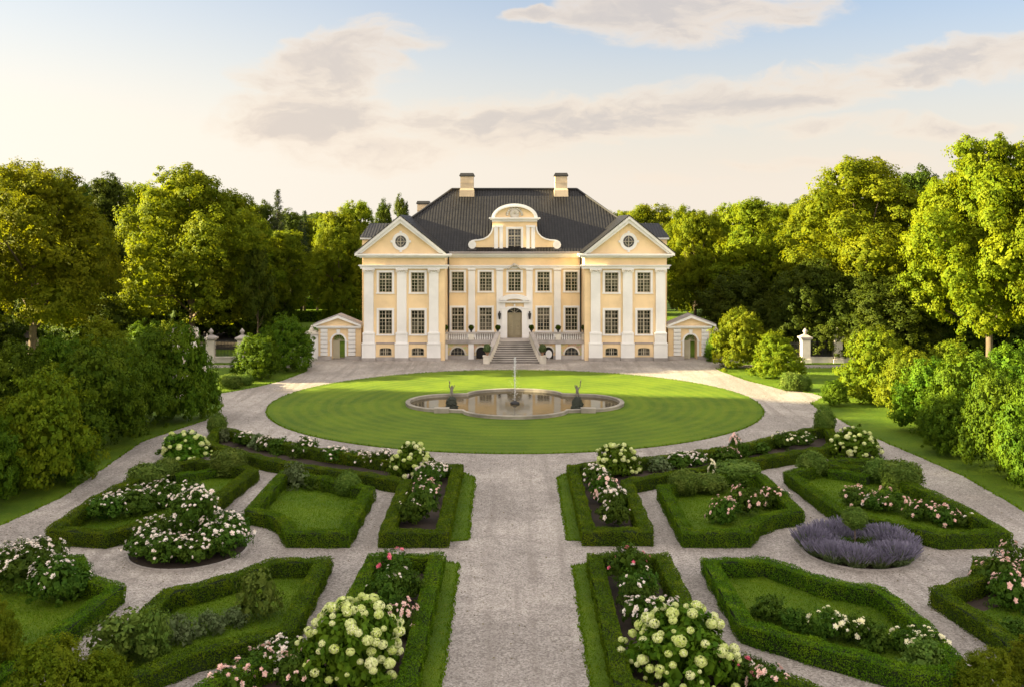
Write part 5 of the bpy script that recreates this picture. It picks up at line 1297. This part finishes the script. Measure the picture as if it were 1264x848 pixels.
    # roses
    for a in [('rosew0', 527, 606, 575, 38, 'white rose bush in front of the hydrangea, left L shaped bed'), ('rosew1', 540, 596, 572, 34, 'white rose bush at the back corner of the left L shaped bed'), ('rosep0', 528, 624, 592, 40, 'pale pink rose bush amid the short arm of the left L shaped bed'), ('rosen0', 520, 648, 606, 44, 'green rose bush with few blooms at the front of the left L shaped bed'), ('rosen1', 506, 652, 618, 40, 'leafy rose bush in the front left corner of the left L shaped bed'),
              ('rosew2', 470, 580, 556, 36, 'white rose bush left of the hydrangea in the left L shaped bed'), ('rosew0', 415, 573, 552, 38, 'wide white rose bush in the long arm of the left L shaped bed'), ('rosew1', 378, 566, 540, 34, 'tall white rose cluster near the middle of the long arm, left L shaped bed'), ('rosew2', 330, 558, 540, 28, 'white rose bush left of the low shrub in the long arm, left L shaped bed'), ('rosew0', 300, 552, 534, 28, 'white rose bush near the topiary ball in the left L shaped bed'), ('rosew1', 450, 577, 558, 28, 'small white rose bush between two larger ones in the left L shaped bed'),
              ('rosew0', 737, 606, 576, 40, 'white rose bush left of the hydrangea, right L shaped bed'), ('rosep1', 745, 624, 588, 42, 'pale pink rose bush in front of the hydrangea, right L shaped bed'), ('rosew2', 756, 636, 602, 40, 'white rose bush in the middle of the short arm of the right L shaped bed'), ('rosen2', 758, 655, 618, 46, 'leafy green rose bush at the front of the right L shaped bed'),
              ('rosew1', 838, 580, 559, 38, 'white rose bush right of the grey shrub in the right L shaped bed'), ('rosew2', 860, 576, 559, 28, 'small white rose bush next to the green shrub in the right L shaped bed'), ('rosep2', 900, 570, 553, 28, 'faded pink rose bush in the long arm of the right L shaped bed'), ('rosep0', 907, 562, 537, 16, 'tall thin pink rose standing above the long arm of the right L shaped bed'), ('rosec0', 968, 556, 534, 34, 'cream rose bush near the right tip of the right L shaped bed'), ('rosec1', 992, 551, 535, 30, 'cream rose bush left of the egg shaped topiary'),
              ('rosew0', 130, 648, 612, 56, 'white rose bush at the left end of the outer left rose lawn'), ('rosew1', 166, 640, 602, 60, 'wide white rose bush in the row of the outer left rose lawn'), ('rosew2', 205, 630, 596, 54, 'white rose bush right in the row of the outer left rose lawn'), ('rosen0', 236, 622, 594, 34, 'rose bush with few blooms at the right end of the outer left rose lawn'),
              ('rosep0', 895, 650, 614, 42, 'pink rose bush at the left of the row on the small notched right lawn'), ('rosep1', 922, 640, 602, 46, 'pink rose bush in the middle of the row on the small notched right lawn'), ('rosep2', 950, 630, 602, 40, 'pink rose bush at the right of the row on the small notched right lawn'), ('rosen1', 964, 626, 606, 28, 'green rose bush in the right corner of the small notched right lawn'), ('rosec2', 879, 594, 571, 12, 'single cream rose standing behind the light green clipped bush'),
              ('rosep0', 1058, 628, 600, 44, 'pink rose bush at the left of the outer right rose lawn'), ('rosep1', 1100, 636, 606, 46, 'pink rose bush in the middle of the outer right rose lawn'), ('rosen2', 1080, 634, 612, 34, 'leafy rose bush between the pink ones on the outer right rose lawn'), ('rosep2', 1138, 645, 618, 44, 'pink rose bush right of the middle on the outer right rose lawn'), ('rosep0', 1166, 652, 624, 40, 'pink rose bush near the right end of the outer right rose lawn'), ('rosen0', 1190, 654, 634, 36, 'leafy rose bush at the right end of the outer right rose lawn'),
              ('rosew0', 35, 735, 680, 76, 'white rose bush at the back of the far left rose lawn'), ('rosew1', 68, 752, 690, 76, 'large white rose bush in the middle of the far left rose lawn'), ('rosew2', 14, 720, 672, 60, 'white rose bush at the left edge of the view'), ('rosen0', 92, 742, 700, 48, 'leafy rose bush next to the corner of the far left hedge'), ('rosew1', 55, 712, 666, 60, 'white rose bush along the back hedge of the far left rose lawn'),
              ('rosep0', 1235, 740, 688, 62, 'pink rose bush at the front of the far right rose bed'), ('rosep1', 1262, 728, 676, 66, 'pink rose bush at the right edge of the view'), ('rosep2', 1248, 758, 706, 56, 'large pink rose bush nearest the camera in the far right rose bed'), ('rosep0', 1290, 750, 690, 66, 'pink rose bush half outside the right edge of the view'),
              ('roser0', 484, 728, 680, 46, 'tall crimson rose bush at the back of the front left rose bed'), ('rosen1', 496, 752, 700, 56, 'leafy rose bush with few pale blooms in the front left rose bed'), ('rosen2', 476, 762, 712, 52, 'leafy green rose bush behind the big hydrangea, front left bed'), ('rosep2', 494, 792, 744, 46, 'leafy pink rose bush right of the big hydrangea, front left bed'),
              ('rosew0', 350, 838, 792, 66, 'pale rose bush left of the big hydrangea, front left bed'), ('rosep1', 318, 850, 806, 64, 'pale pink rose bush in the long front hedge bed at the left'), ('rosep2', 372, 862, 806, 64, 'pale pink rose bush at the bottom edge left of the big hydrangea'), ('rosep0', 280, 868, 824, 60, 'pale pink rose bush at the bottom edge, leftmost in the front left bed'),
              ('roser1', 776, 732, 674, 54, 'tall crimson rose bush at the back of the front right rose bed'), ('rosen0', 790, 752, 704, 54, 'leafy rose bush with few blooms in the front right rose bed'), ('rosew1', 796, 785, 738, 56, 'white rose bush behind the big hydrangea, front right bed'), ('rosew2', 822, 778, 742, 44, 'white rose bush between hedge and big hydrangea, front right bed'), ('rosen1', 790, 768, 720, 50, 'leafy rose bush in the middle of the front right rose bed'),
              ('roser2', 912, 855, 812, 52, 'crimson rose bush right of the big hydrangea, front right bed'), ('rosep1', 950, 866, 824, 56, 'pink rose bush at the bottom edge, rightmost in the front right bed'), ('rosen2', 930, 850, 814, 44, 'dark leafy rose bush along the hedge right of the big hydrangea'),
              ('rosec0', 1022, 796, 754, 54, 'cream rose bush on the front hedge of the front right lawn'), ('rosec1', 1052, 800, 762, 44, 'cream rose bush right of the first on the front right lawn'), ('rosec2', 1148, 818, 780, 52, 'cream and pink rose bush at the right corner of the front right lawn'), ('rosec0', 1120, 812, 776, 46, 'cream rose bush left of the corner on the front right lawn')]:
        rose(*a)

def build_trees():
    T = tree
    # left
    T('lime_b', 40, 105, 203, 215, 'big spreading tree at the far left, partly sunlit', rz=.6)
    T('lime_a', 238, 122, 202, 182, 'big golden lime tree behind the left iron fence', rz=1.0, name='lime_tree')
    T('wood_a', 318, 119, 300, 44, 'small tree leaning out at the right foot of the golden lime tree', rz=1.0)
    T('lime_a', 420, 133, 256, 88, 'rounded green tree left of the house wing', rz=2.5)
    T('spruce', 343, 158, 231, 46, 'pointed spruce rising above the left wood', None, 'spruce_tree', 1); T('spruce', 376, 166, 258, 40, 'lower spruce in the left wood beside the rounded green tree', None, 'spruce_tree', 2)
    T('pine', 404, 172, 258, 30, 'slim bare stemmed pine in the left wood', None, 'pine_tree'); T('pine', 372, 150, 268, 34, 'bare stemmed pine with pale trunk in the left wood', None, 'pine_tree', 3); T('pine', 347, 147, 272, 36, 'second bare stemmed pine right of the golden lime tree', None, 'pine_tree', 4)
    gw = 'tall trees of the dark wood on the left'; L = 'tall dark tree of the wood behind the left iron fence'
    for i, (k, px, D, t, w) in enumerate((('wood_a', 128, 148, 214, 90), ('wood_b', 172, 158, 220, 76), ('wood_a', 82, 132, 214, 90), ('wood_a', 20, 140, 214, 100), ('wood_a', -40, 130, 205, 110), ('wood_b', 312, 138, 266, 70), ('wood_b', 352, 142, 280, 64), ('wood_b', 300, 150, 250, 76), ('wood_a', 322, 162, 248, 70), ('wood_a', 272, 160, 240, 80), ('wood_a', 205, 158, 232, 80), ('wood_a', 240, 165, 240, 80), ('wood_b', 392, 168, 266, 60), ('wood_a', 360, 178, 258, 64), ('wood_a', 130, 150, 222, 80), ('wood_a', 335, 150, 285, 60), ('wood_a', 300, 172, 246, 70))):
        T(k, px, D, t, w, L, gw, rz=i*1.7)
    gh = 'tree tops behind the house'
    T('wood_b', 442, 160, 243, 58, 'loose crowned tree behind the left end of the house roof', gh, rz=1); T('wood_a', 474, 168, 246, 36, 'dark tree top behind the left pediment', gh, rz=2); T('wood_a', 495, 172, 240, 30, 'narrow tree top beside the rear chimney', gh, rz=3)
    L2 = 'tree behind the house, hidden by its roof'
    for i, (px, D) in enumerate(((540, 175), (600, 180), (660, 178), (720, 176))): T('wood_b', px, D, 268, 80, L2, gh, rz=i)
    T('wood_b', 800, 150, 247, 92, 'bright topped tree behind the right pediment', gh, rz=4); T('wood_b', 765, 165, 256, 70, 'tree top just right of the main roof', gh, rz=5)
    # right
    T('lime_b', 858, 134, 258, 100, 'golden topped tree right of the house wing', rz=1.2); T('cone', 930, 128, 243, 122, 'tall cone shaped golden tree behind the right bushes', rz=.4); T('dome', 915, 121, 342, 122, 'dark low domed tree behind the right gate pavilion', rz=1.1)
    T('dome', 1010, 111, 330, 130, 'dark broad tree behind the right iron fence', rz=2.2); T('dome', 1090, 108, 345, 150, 'dark broad tree behind the yellow green bushes on the right', rz=3.3)
    T('maple', 1064, 117, 190, 205, 'large golden maple right of the iron fence', rz=1.9, name='maple_tree'); T('maple', 1222, 101, 164, 190, 'tallest golden maple near the right edge', rz=4.4, name='maple_tree'); T('lime_b', 1335, 96, 160, 200, 'golden tree cut by the right edge of the view', rz=.9)
    gr = 'trees of the wood on the right'; L3 = 'golden topped tree of the wood behind the right iron fence'
    for i, (k, px, D, t, w) in enumerate((('wood_b', 905, 150, 246, 70), ('wood_b', 968, 146, 246, 84), ('wood_a', 850, 160, 256, 70), ('wood_b', 1000, 134, 240, 84), ('wood_a', 940, 165, 250, 80), ('wood_a', 1130, 132, 205, 110), ('wood_b', 1165, 124, 214, 90), ('wood_a', 1250, 128, 205, 110), ('wood_a', 1020, 150, 232, 90), ('wood_a', 880, 170, 262, 70), ('wood_a', 830, 172, 266, 60), ('wood_a', 990, 165, 246, 80), ('wood_a', 1080, 150, 215, 90), ('wood_a', 1190, 145, 205, 90))):
        T(k, px, D, t, w, L3, gr, rz=i*1.3)
    # trees outside the picture on the left that shade the garden in the evening
    for i, (x, y, h, w) in enumerate(SHADE): 
        p = PRO[('lime_b', 'maple', 'wood_b')[i % 3]]; o = empty('broadleaf_tree', (x, y, 0), 'tree in the row beyond the left edge of the view', 'tree', 'trees beyond the left edge')
        o.scale = (w/p['w'], w/p['w'], h/p['h']); o.rotation_euler.z = i; link('trunk', p['trunk'], o); link('crown', p['crown'], o)
    # undergrowth and leaf litter under the wood
    for nm, px in (('left', (-900, 352)), ('right', (905, 2200))):
        poly_sheet('wood_floor', ragged([(gx(px[0], 112), 116), (gx(px[1], 118), 118), (gx(px[1], 262), 262), (gx(px[0], 262), 262)], .6, 2, 3), .02, M['soil'])
    rnd = random.Random(5); gu = 'dark undergrowth along the edge of the wood'
    for i in range(46):
        left = i % 2 == 0; px = rnd.uniform(-60, 345) if left else rnd.uniform(925, 1330); D = rnd.uniform(126, 152); hgt = rnd.uniform(4.5, 8); wd = rnd.uniform(6, 10)
        me = PRO['under%d' % (i % 2)]; o = link('shrub', me, None, (gx(px, D), D, 0), i, (wd/me['w'], wd/me['w'], hgt/me['h']))
        tag(o, 'dark undergrowth bush at the edge of the wood on the %s' % ('left' if left else 'right'), 'bush', gu+(' on the left' if left else ' on the right'))
    for i in range(26):
        left = i % 3 == 0; px = rnd.uniform(-70, 140) if left else rnd.uniform(1090, 1340); D = rnd.uniform(111, 124); hgt = rnd.uniform(3.5, 6); wd = rnd.uniform(6, 9)
        me = PRO['under%d' % (i % 2)]; o = link('shrub', me, None, (gx(px, D), D, 0), i, (wd/me['w'], wd/me['w'], hgt/me['h']))
        tag(o, 'dark undergrowth bush under the big trees on the %s' % ('left' if left else 'right'), 'bush', 'undergrowth under the big trees'+(' on the left' if left else ' on the right'))
    # far wood that closes the horizon: one mass
    rng = np.random.default_rng(77); P = []
    n = 60000; a = rng.uniform(-1.1, 1.1, n); d = rng.uniform(215, 260, n); hh = 14+2*np.sin(a*23)+1.5*np.sin(a*61+1); z = hh*rng.random(n)**.6
    V = leaves(rng, np.stack([np.sin(a)*d, np.cos(a)*d, z], 1), np.stack([-np.sin(a), -np.cos(a), np.full(n, .7)], 1)+rng.normal(size=(n, 3))*.5, 1.2, 1.2)
    tag(link('far_wood', np_mesh('far_wood', V, 4, M['leaf_dark'])), 'dark far wood closing the view behind the trees', 'wood', None, 'stuff')
SHADE = [(-62, 18, 27, 19), (-66, 34, 30, 20), (-63, 50, 28, 19), (-68, 65, 30, 20), (-67, 79, 27, 18), (-84, 60, 30, 20), (-82, 26, 30, 19), (-80, 44, 30, 19), (-62, 2, 27, 18), (-84, 78, 29, 19), (-73, 10, 28, 19), (-74, 27, 30, 19), (-73, 43, 30, 19), (-75, 58, 30, 19), (-76, 73, 30, 18), (-66, -12, 27, 19)]

def build_borders():
    S = lambda k, px, b, t, w, l, name='shrub': plant(k, px, b, t, w, l, None, name, 'bush', px*.41)
    # left belt
    S('lit0', 52, 612, 470, 128, 'large bright green shrub by the left gravel walk'); S('shrub1', -18, 635, 512, 90, 'bright green shrub cut by the left edge of the view'); S('lit1', 8, 590, 500, 80, 'light green shrub behind the large bright one at the left edge')
    S('shrub0', 118, 564, 426, 122, 'tall dark green shrub in the left belt, right of the bright one'); S('shrub1', 160, 540, 430, 96, 'rounded dark shrub in the middle of the left belt'); S('shrub2', 196, 526, 412, 92, 'dark green shrub left of the white flowering one')
    o = S('shrub0', 230, 522, 406, 76, 'big shrub with white flower clusters at the end of the left belt', 'flowering_shrub')
    bloom_cluster(o, PRO['shrub0'], 46, 9)
    S('lit2', 128, 500, 402, 92, 'yellow green shrub at the back of the left belt'); S('shrub2', 72, 520, 418, 90, 'dark shrub behind the left belt under the big spreading tree'); S('shrub1', 20, 530, 430, 90, 'dark shrub under the big spreading tree at the left edge'); S('shrub0', 178, 470, 400, 80, 'dark shrub in front of the golden lime tree'); S('lit0', 212, 468, 404, 66, 'green shrub behind the white flowering shrub')
    S('shrub1', 84, 600, 540, 60, 'low dark shrub between the two largest shrubs of the left belt')
    S('shrub2', 317, 471, 416, 64, 'round dark bush on the left grass island'); S('shrub1', 352, 460, 394, 74, 'taller round bush beside the left gate pavilion')
    # right belt
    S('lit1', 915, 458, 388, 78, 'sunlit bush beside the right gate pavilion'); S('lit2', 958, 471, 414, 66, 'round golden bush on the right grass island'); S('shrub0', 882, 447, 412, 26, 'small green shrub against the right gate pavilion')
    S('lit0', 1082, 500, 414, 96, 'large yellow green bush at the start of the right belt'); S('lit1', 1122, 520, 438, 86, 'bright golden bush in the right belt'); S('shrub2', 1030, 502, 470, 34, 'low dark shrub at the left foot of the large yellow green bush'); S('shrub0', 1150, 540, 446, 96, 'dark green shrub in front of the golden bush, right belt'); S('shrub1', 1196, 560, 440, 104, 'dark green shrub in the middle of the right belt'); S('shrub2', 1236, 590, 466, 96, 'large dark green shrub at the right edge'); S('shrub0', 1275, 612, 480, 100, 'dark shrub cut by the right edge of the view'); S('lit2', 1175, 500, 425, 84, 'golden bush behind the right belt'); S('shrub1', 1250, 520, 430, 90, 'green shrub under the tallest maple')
    S('shrub2', 1104, 498, 440, 60, 'green shrub between the yellow green and the golden bush'); S('shrub2', 1168, 566, 490, 70, 'small dark shrub at the front of the right belt')
def bloom_cluster(o, me, n, seed):
    rng = np.random.default_rng(seed); vs = np.empty(len(me.vertices)*3, dtype=np.float32); me.vertices.foreach_get('co', vs); vs = vs.reshape(-1, 3)
    c = np.array([0, 0, me['h']*.4]); rel = vs-c; dd = np.linalg.norm(rel, axis=1); cand = np.where((dd > np.percentile(dd, 55)) & (dd < np.percentile(dd, 88)) & (rel[:, 2] > -.6))[0]
    pick = rng.choice(cand, n)
    pm = [np_mesh('flower_cluster', leaves(rng, rng.normal(size=(16, 3))*.10, rng.normal(size=(16, 3))+np.array([0, -.5, .6]), .15, 1.2), 4, M['petal_white']) for _ in range(3)]
    for k, i in enumerate(pick): link('flower_cluster', pm[k % 3], o, tuple(float(q) for q in vs[i]*1.01), k)
def build_turf():
    V = np.concatenate(TUFT); tag(link('grass', np_mesh('grass', V, 3, M['blade'])), 'short grass blades on lawns and along path edges', 'grass', None, 'stuff')

# ------------------------------------------------------------------ light, sky, camera
SUN_EL, SUN_AZ = 15.5, -91.0            # azimuth measured from straight ahead, clockwise
def build_light():
    e, a = R(SUN_EL), R(SUN_AZ); d = Vector((math.sin(a)*math.cos(e), math.cos(a)*math.cos(e), math.sin(e)))
    L = bpy.data.lights.new('sun', 'SUN'); L.energy = 5; L.angle = R(.6); L.color = (1.0, .82, .46)
    o = bpy.data.objects.new('sun', L); COL.objects.link(o); o.rotation_euler = d.to_track_quat('Z', 'Y').to_euler(); o.location = d*200
    w = bpy.data.worlds.new('World'); sc.world = w; w.use_nodes = True; w.node_tree.nodes.clear(); n = NT(w.node_tree)
    sky = n.new('ShaderNodeTexSky', sky_type='NISHITA'); sky.sun_disc = False; sky.sun_elevation = e; sky.sun_rotation = a
    sky.air_density = 1.0; sky.dust_density = 1.6; sky.ozone_density = 1.6
    v = n.new('ShaderNodeTexCoord').outputs['Generated']; x, y, z = n.sep(v)[0:3]
    yy = n.math('MAXIMUM', n.math('ABSOLUTE', y), .12); u = n.math('DIVIDE', x, yy); t = n.math('DIVIDE', z, yy)
    front = n.smooth(y, .0, .3)
    # thin high veil that whitens the low sky towards the sun
    dsun = n.new('ShaderNodeVectorMath', operation='DOT_PRODUCT'); n.put(dsun.inputs[0], v); dsun.inputs[1].default_value = d
    glow = n.smooth(dsun.outputs['Value'], -.25, .85); low = n.smooth(z, .27, -.02)
    base = n.mix(1.0, sky.outputs[0], (SKYK*.86, SKYK*.97, SKYK*1.12, 1), 'MULTIPLY')
    veil = n.mix(glow, c4(VEIL_FAR), c4(VEIL_SUN))
    base = n.mix(n.math('MULTIPLY', n.math('ADD', n.math('MULTIPLY', low, .95), n.math('MULTIPLY_ADD', glow, .42, .20)), .95, clamp=True), base, veil)
    # clouds: long soft banks
    wz = n.comb(u, n.math('MULTIPLY', t, 1.6), 3.3); wn = n.new('ShaderNodeTexNoise'); n.put(wn.inputs['Vector'], wz); wn.inputs['Scale'].default_value = 9.0; wn.inputs['Detail'].default_value = 5.0
    wr, wg, _ = n.sep(wn.outputs['Color'])[0:3]
    u = n.math('ADD', u, n.math('MULTIPLY', n.math('SUBTRACT', wr, .5), .12)); t = n.math('ADD', t, n.math('MULTIPLY', n.math('SUBTRACT', wg, .5), .05))
    vec = n.comb(n.math('MULTIPLY', u, 1.0), n.math('MULTIPLY', t, 2.6), n.math('MULTIPLY', y, .3))
    nz = n.noise(vec, 7.5, 9, .62, .3); nb = n.noise(vec, 22, 6, .65, .3)
    mask = None
    def bank(px, py, rx, ry, slope=0.0, k=1.0):
        nonlocal mask
        cu, cv = (px-CX)/F, (HY-py)/F
        du = n.math('SUBTRACT', u, cu); dv = n.math('SUBTRACT', n.math('SUBTRACT', t, cv), n.math('MULTIPLY', du, slope))
        q = n.math('ADD', n.math('POWER', n.math('ABSOLUTE', n.math('DIVIDE', du, rx/F)), 2.0), n.math('POWER', n.math('ABSOLUTE', n.math('DIVIDE', dv, ry/F)), 2.0))
        m = n.math('MULTIPLY', n.math('SUBTRACT', 1.0, q, clamp=True), k)
        mask = m if mask is None else n.math('MAXIMUM', mask, m)
    bank(400, 88, 115, 50, 0, .95); bank(470, 45, 100, 26, 0, .6); bank(390, 150, 140, 50, 0, .95); bank(450, 182, 170, 32, -.02, .85)
    bank(640, 150, 210, 52, .03, 1); bank(790, 142, 300, 44, .10, 1); bank(1040, 105, 280, 40, .16, 1); bank(1230, 75, 190, 34, .1, .95)
    bank(860, 12, 190, 52, .05, 1); bank(665, 18, 50, 14, 0, .5); bank(1090, 160, 220, 17, .02, .7); bank(1000, 200, 180, 13, .03, .65); bank(830, 226, 90, 10, 0, .5); bank(300, 160, 80, 20, 0, .4)
    mask = n.math('MULTIPLY', mask, front)
    over = n.math('MULTIPLY', n.math('SUBTRACT', 1.0, front), .55)
    dens = n.math('ADD', n.math('MULTIPLY', n.math('MAXIMUM', mask, over), .62), n.math('MULTIPLY', n.math('SUBTRACT', n.math('ADD', n.math('MULTIPLY', nz, .75), n.math('MULTIPLY', nb, .25)), .5), 2.3))
    cov = n.math('MULTIPLY', n.smooth(dens, -.04, .56), n.smooth(n.math('MAXIMUM', mask, over), 0.0, .22))
    core = n.smooth(dens, .22, .75)
    edge = n.smooth(n.math('SUBTRACT', n.noise(n.comb(n.math('ADD', n.math('MULTIPLY', u, 1.0), .012), n.math('SUBTRACT', n.math('MULTIPLY', t, 2.6), .03), n.math('MULTIPLY', y, .3)), 6.5, 6, .58, .25), nz), -.06, .07)
    ccol = n.mix(core, c4(CL_LIT), n.mix(glow, c4(CL_SHADE), c4(CL_SHADE_SUN)))
    ccol = n.mix(n.math('MULTIPLY', edge, .4), ccol, c4(CL_LIT))
    base = n.mix(n.math('MULTIPLY', cov, .84), base, ccol)
    # sky overhead and behind the camera brightened as added fill for facade and garden
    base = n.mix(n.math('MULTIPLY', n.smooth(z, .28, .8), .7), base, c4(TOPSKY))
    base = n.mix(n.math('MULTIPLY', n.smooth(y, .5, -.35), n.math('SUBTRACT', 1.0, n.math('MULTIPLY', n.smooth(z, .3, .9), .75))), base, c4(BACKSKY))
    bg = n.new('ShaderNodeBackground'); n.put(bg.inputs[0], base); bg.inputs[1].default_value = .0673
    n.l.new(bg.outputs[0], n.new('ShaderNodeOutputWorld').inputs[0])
SKYK = .47
VEIL_FAR = (2.06, 1.84, 1.58); VEIL_SUN = (2.45, 2.33, 2.05)
CL_LIT = (2.15, 1.84, 1.52); CL_SHADE = (1.50, 1.36, 1.27); CL_SHADE_SUN = (1.78, 1.50, 1.26)
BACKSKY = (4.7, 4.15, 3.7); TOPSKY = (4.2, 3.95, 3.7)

def build_camera():
    c = bpy.data.cameras.new('camera'); c.sensor_width = 36; c.lens = 36*F/1264; c.clip_end = 5000; c.clip_start = .5
    c.shift_y = -(424-HY)/1264
    o = bpy.data.objects.new('camera', c); COL.objects.link(o); o.location = (0, 0, H); o.rotation_euler = (R(90), 0, 0); sc.camera = o
    vs = sc.view_settings; vs.view_transform = 'Standard'; vs.look = 'None'; vs.gamma = 1; vs.use_curve_mapping = False; vs.exposure = EXPOSURE
    sc.cycles.max_bounces = 6; sc.cycles.diffuse_bounces = 3; sc.cycles.glossy_bounces = 3; sc.cycles.transmission_bounces = 4; sc.cycles.transparent_max_bounces = 8
    sc.cycles.use_denoising = True; sc.cycles.sample_clamp_indirect = 6
EXPOSURE = 2.75

build_materials(); build_protos(); build_ground(); build_house(); build_terrace()
build_gatehouse(-1, 'small yellow gate pavilion with banded pilasters left of the house')
build_gatehouse(1, 'small yellow gate pavilion with banded pilasters right of the house')
build_fences(); build_pond(); build_parterre(); build_plants(); build_borders(); build_trees(); build_turf(); build_light(); build_camera()
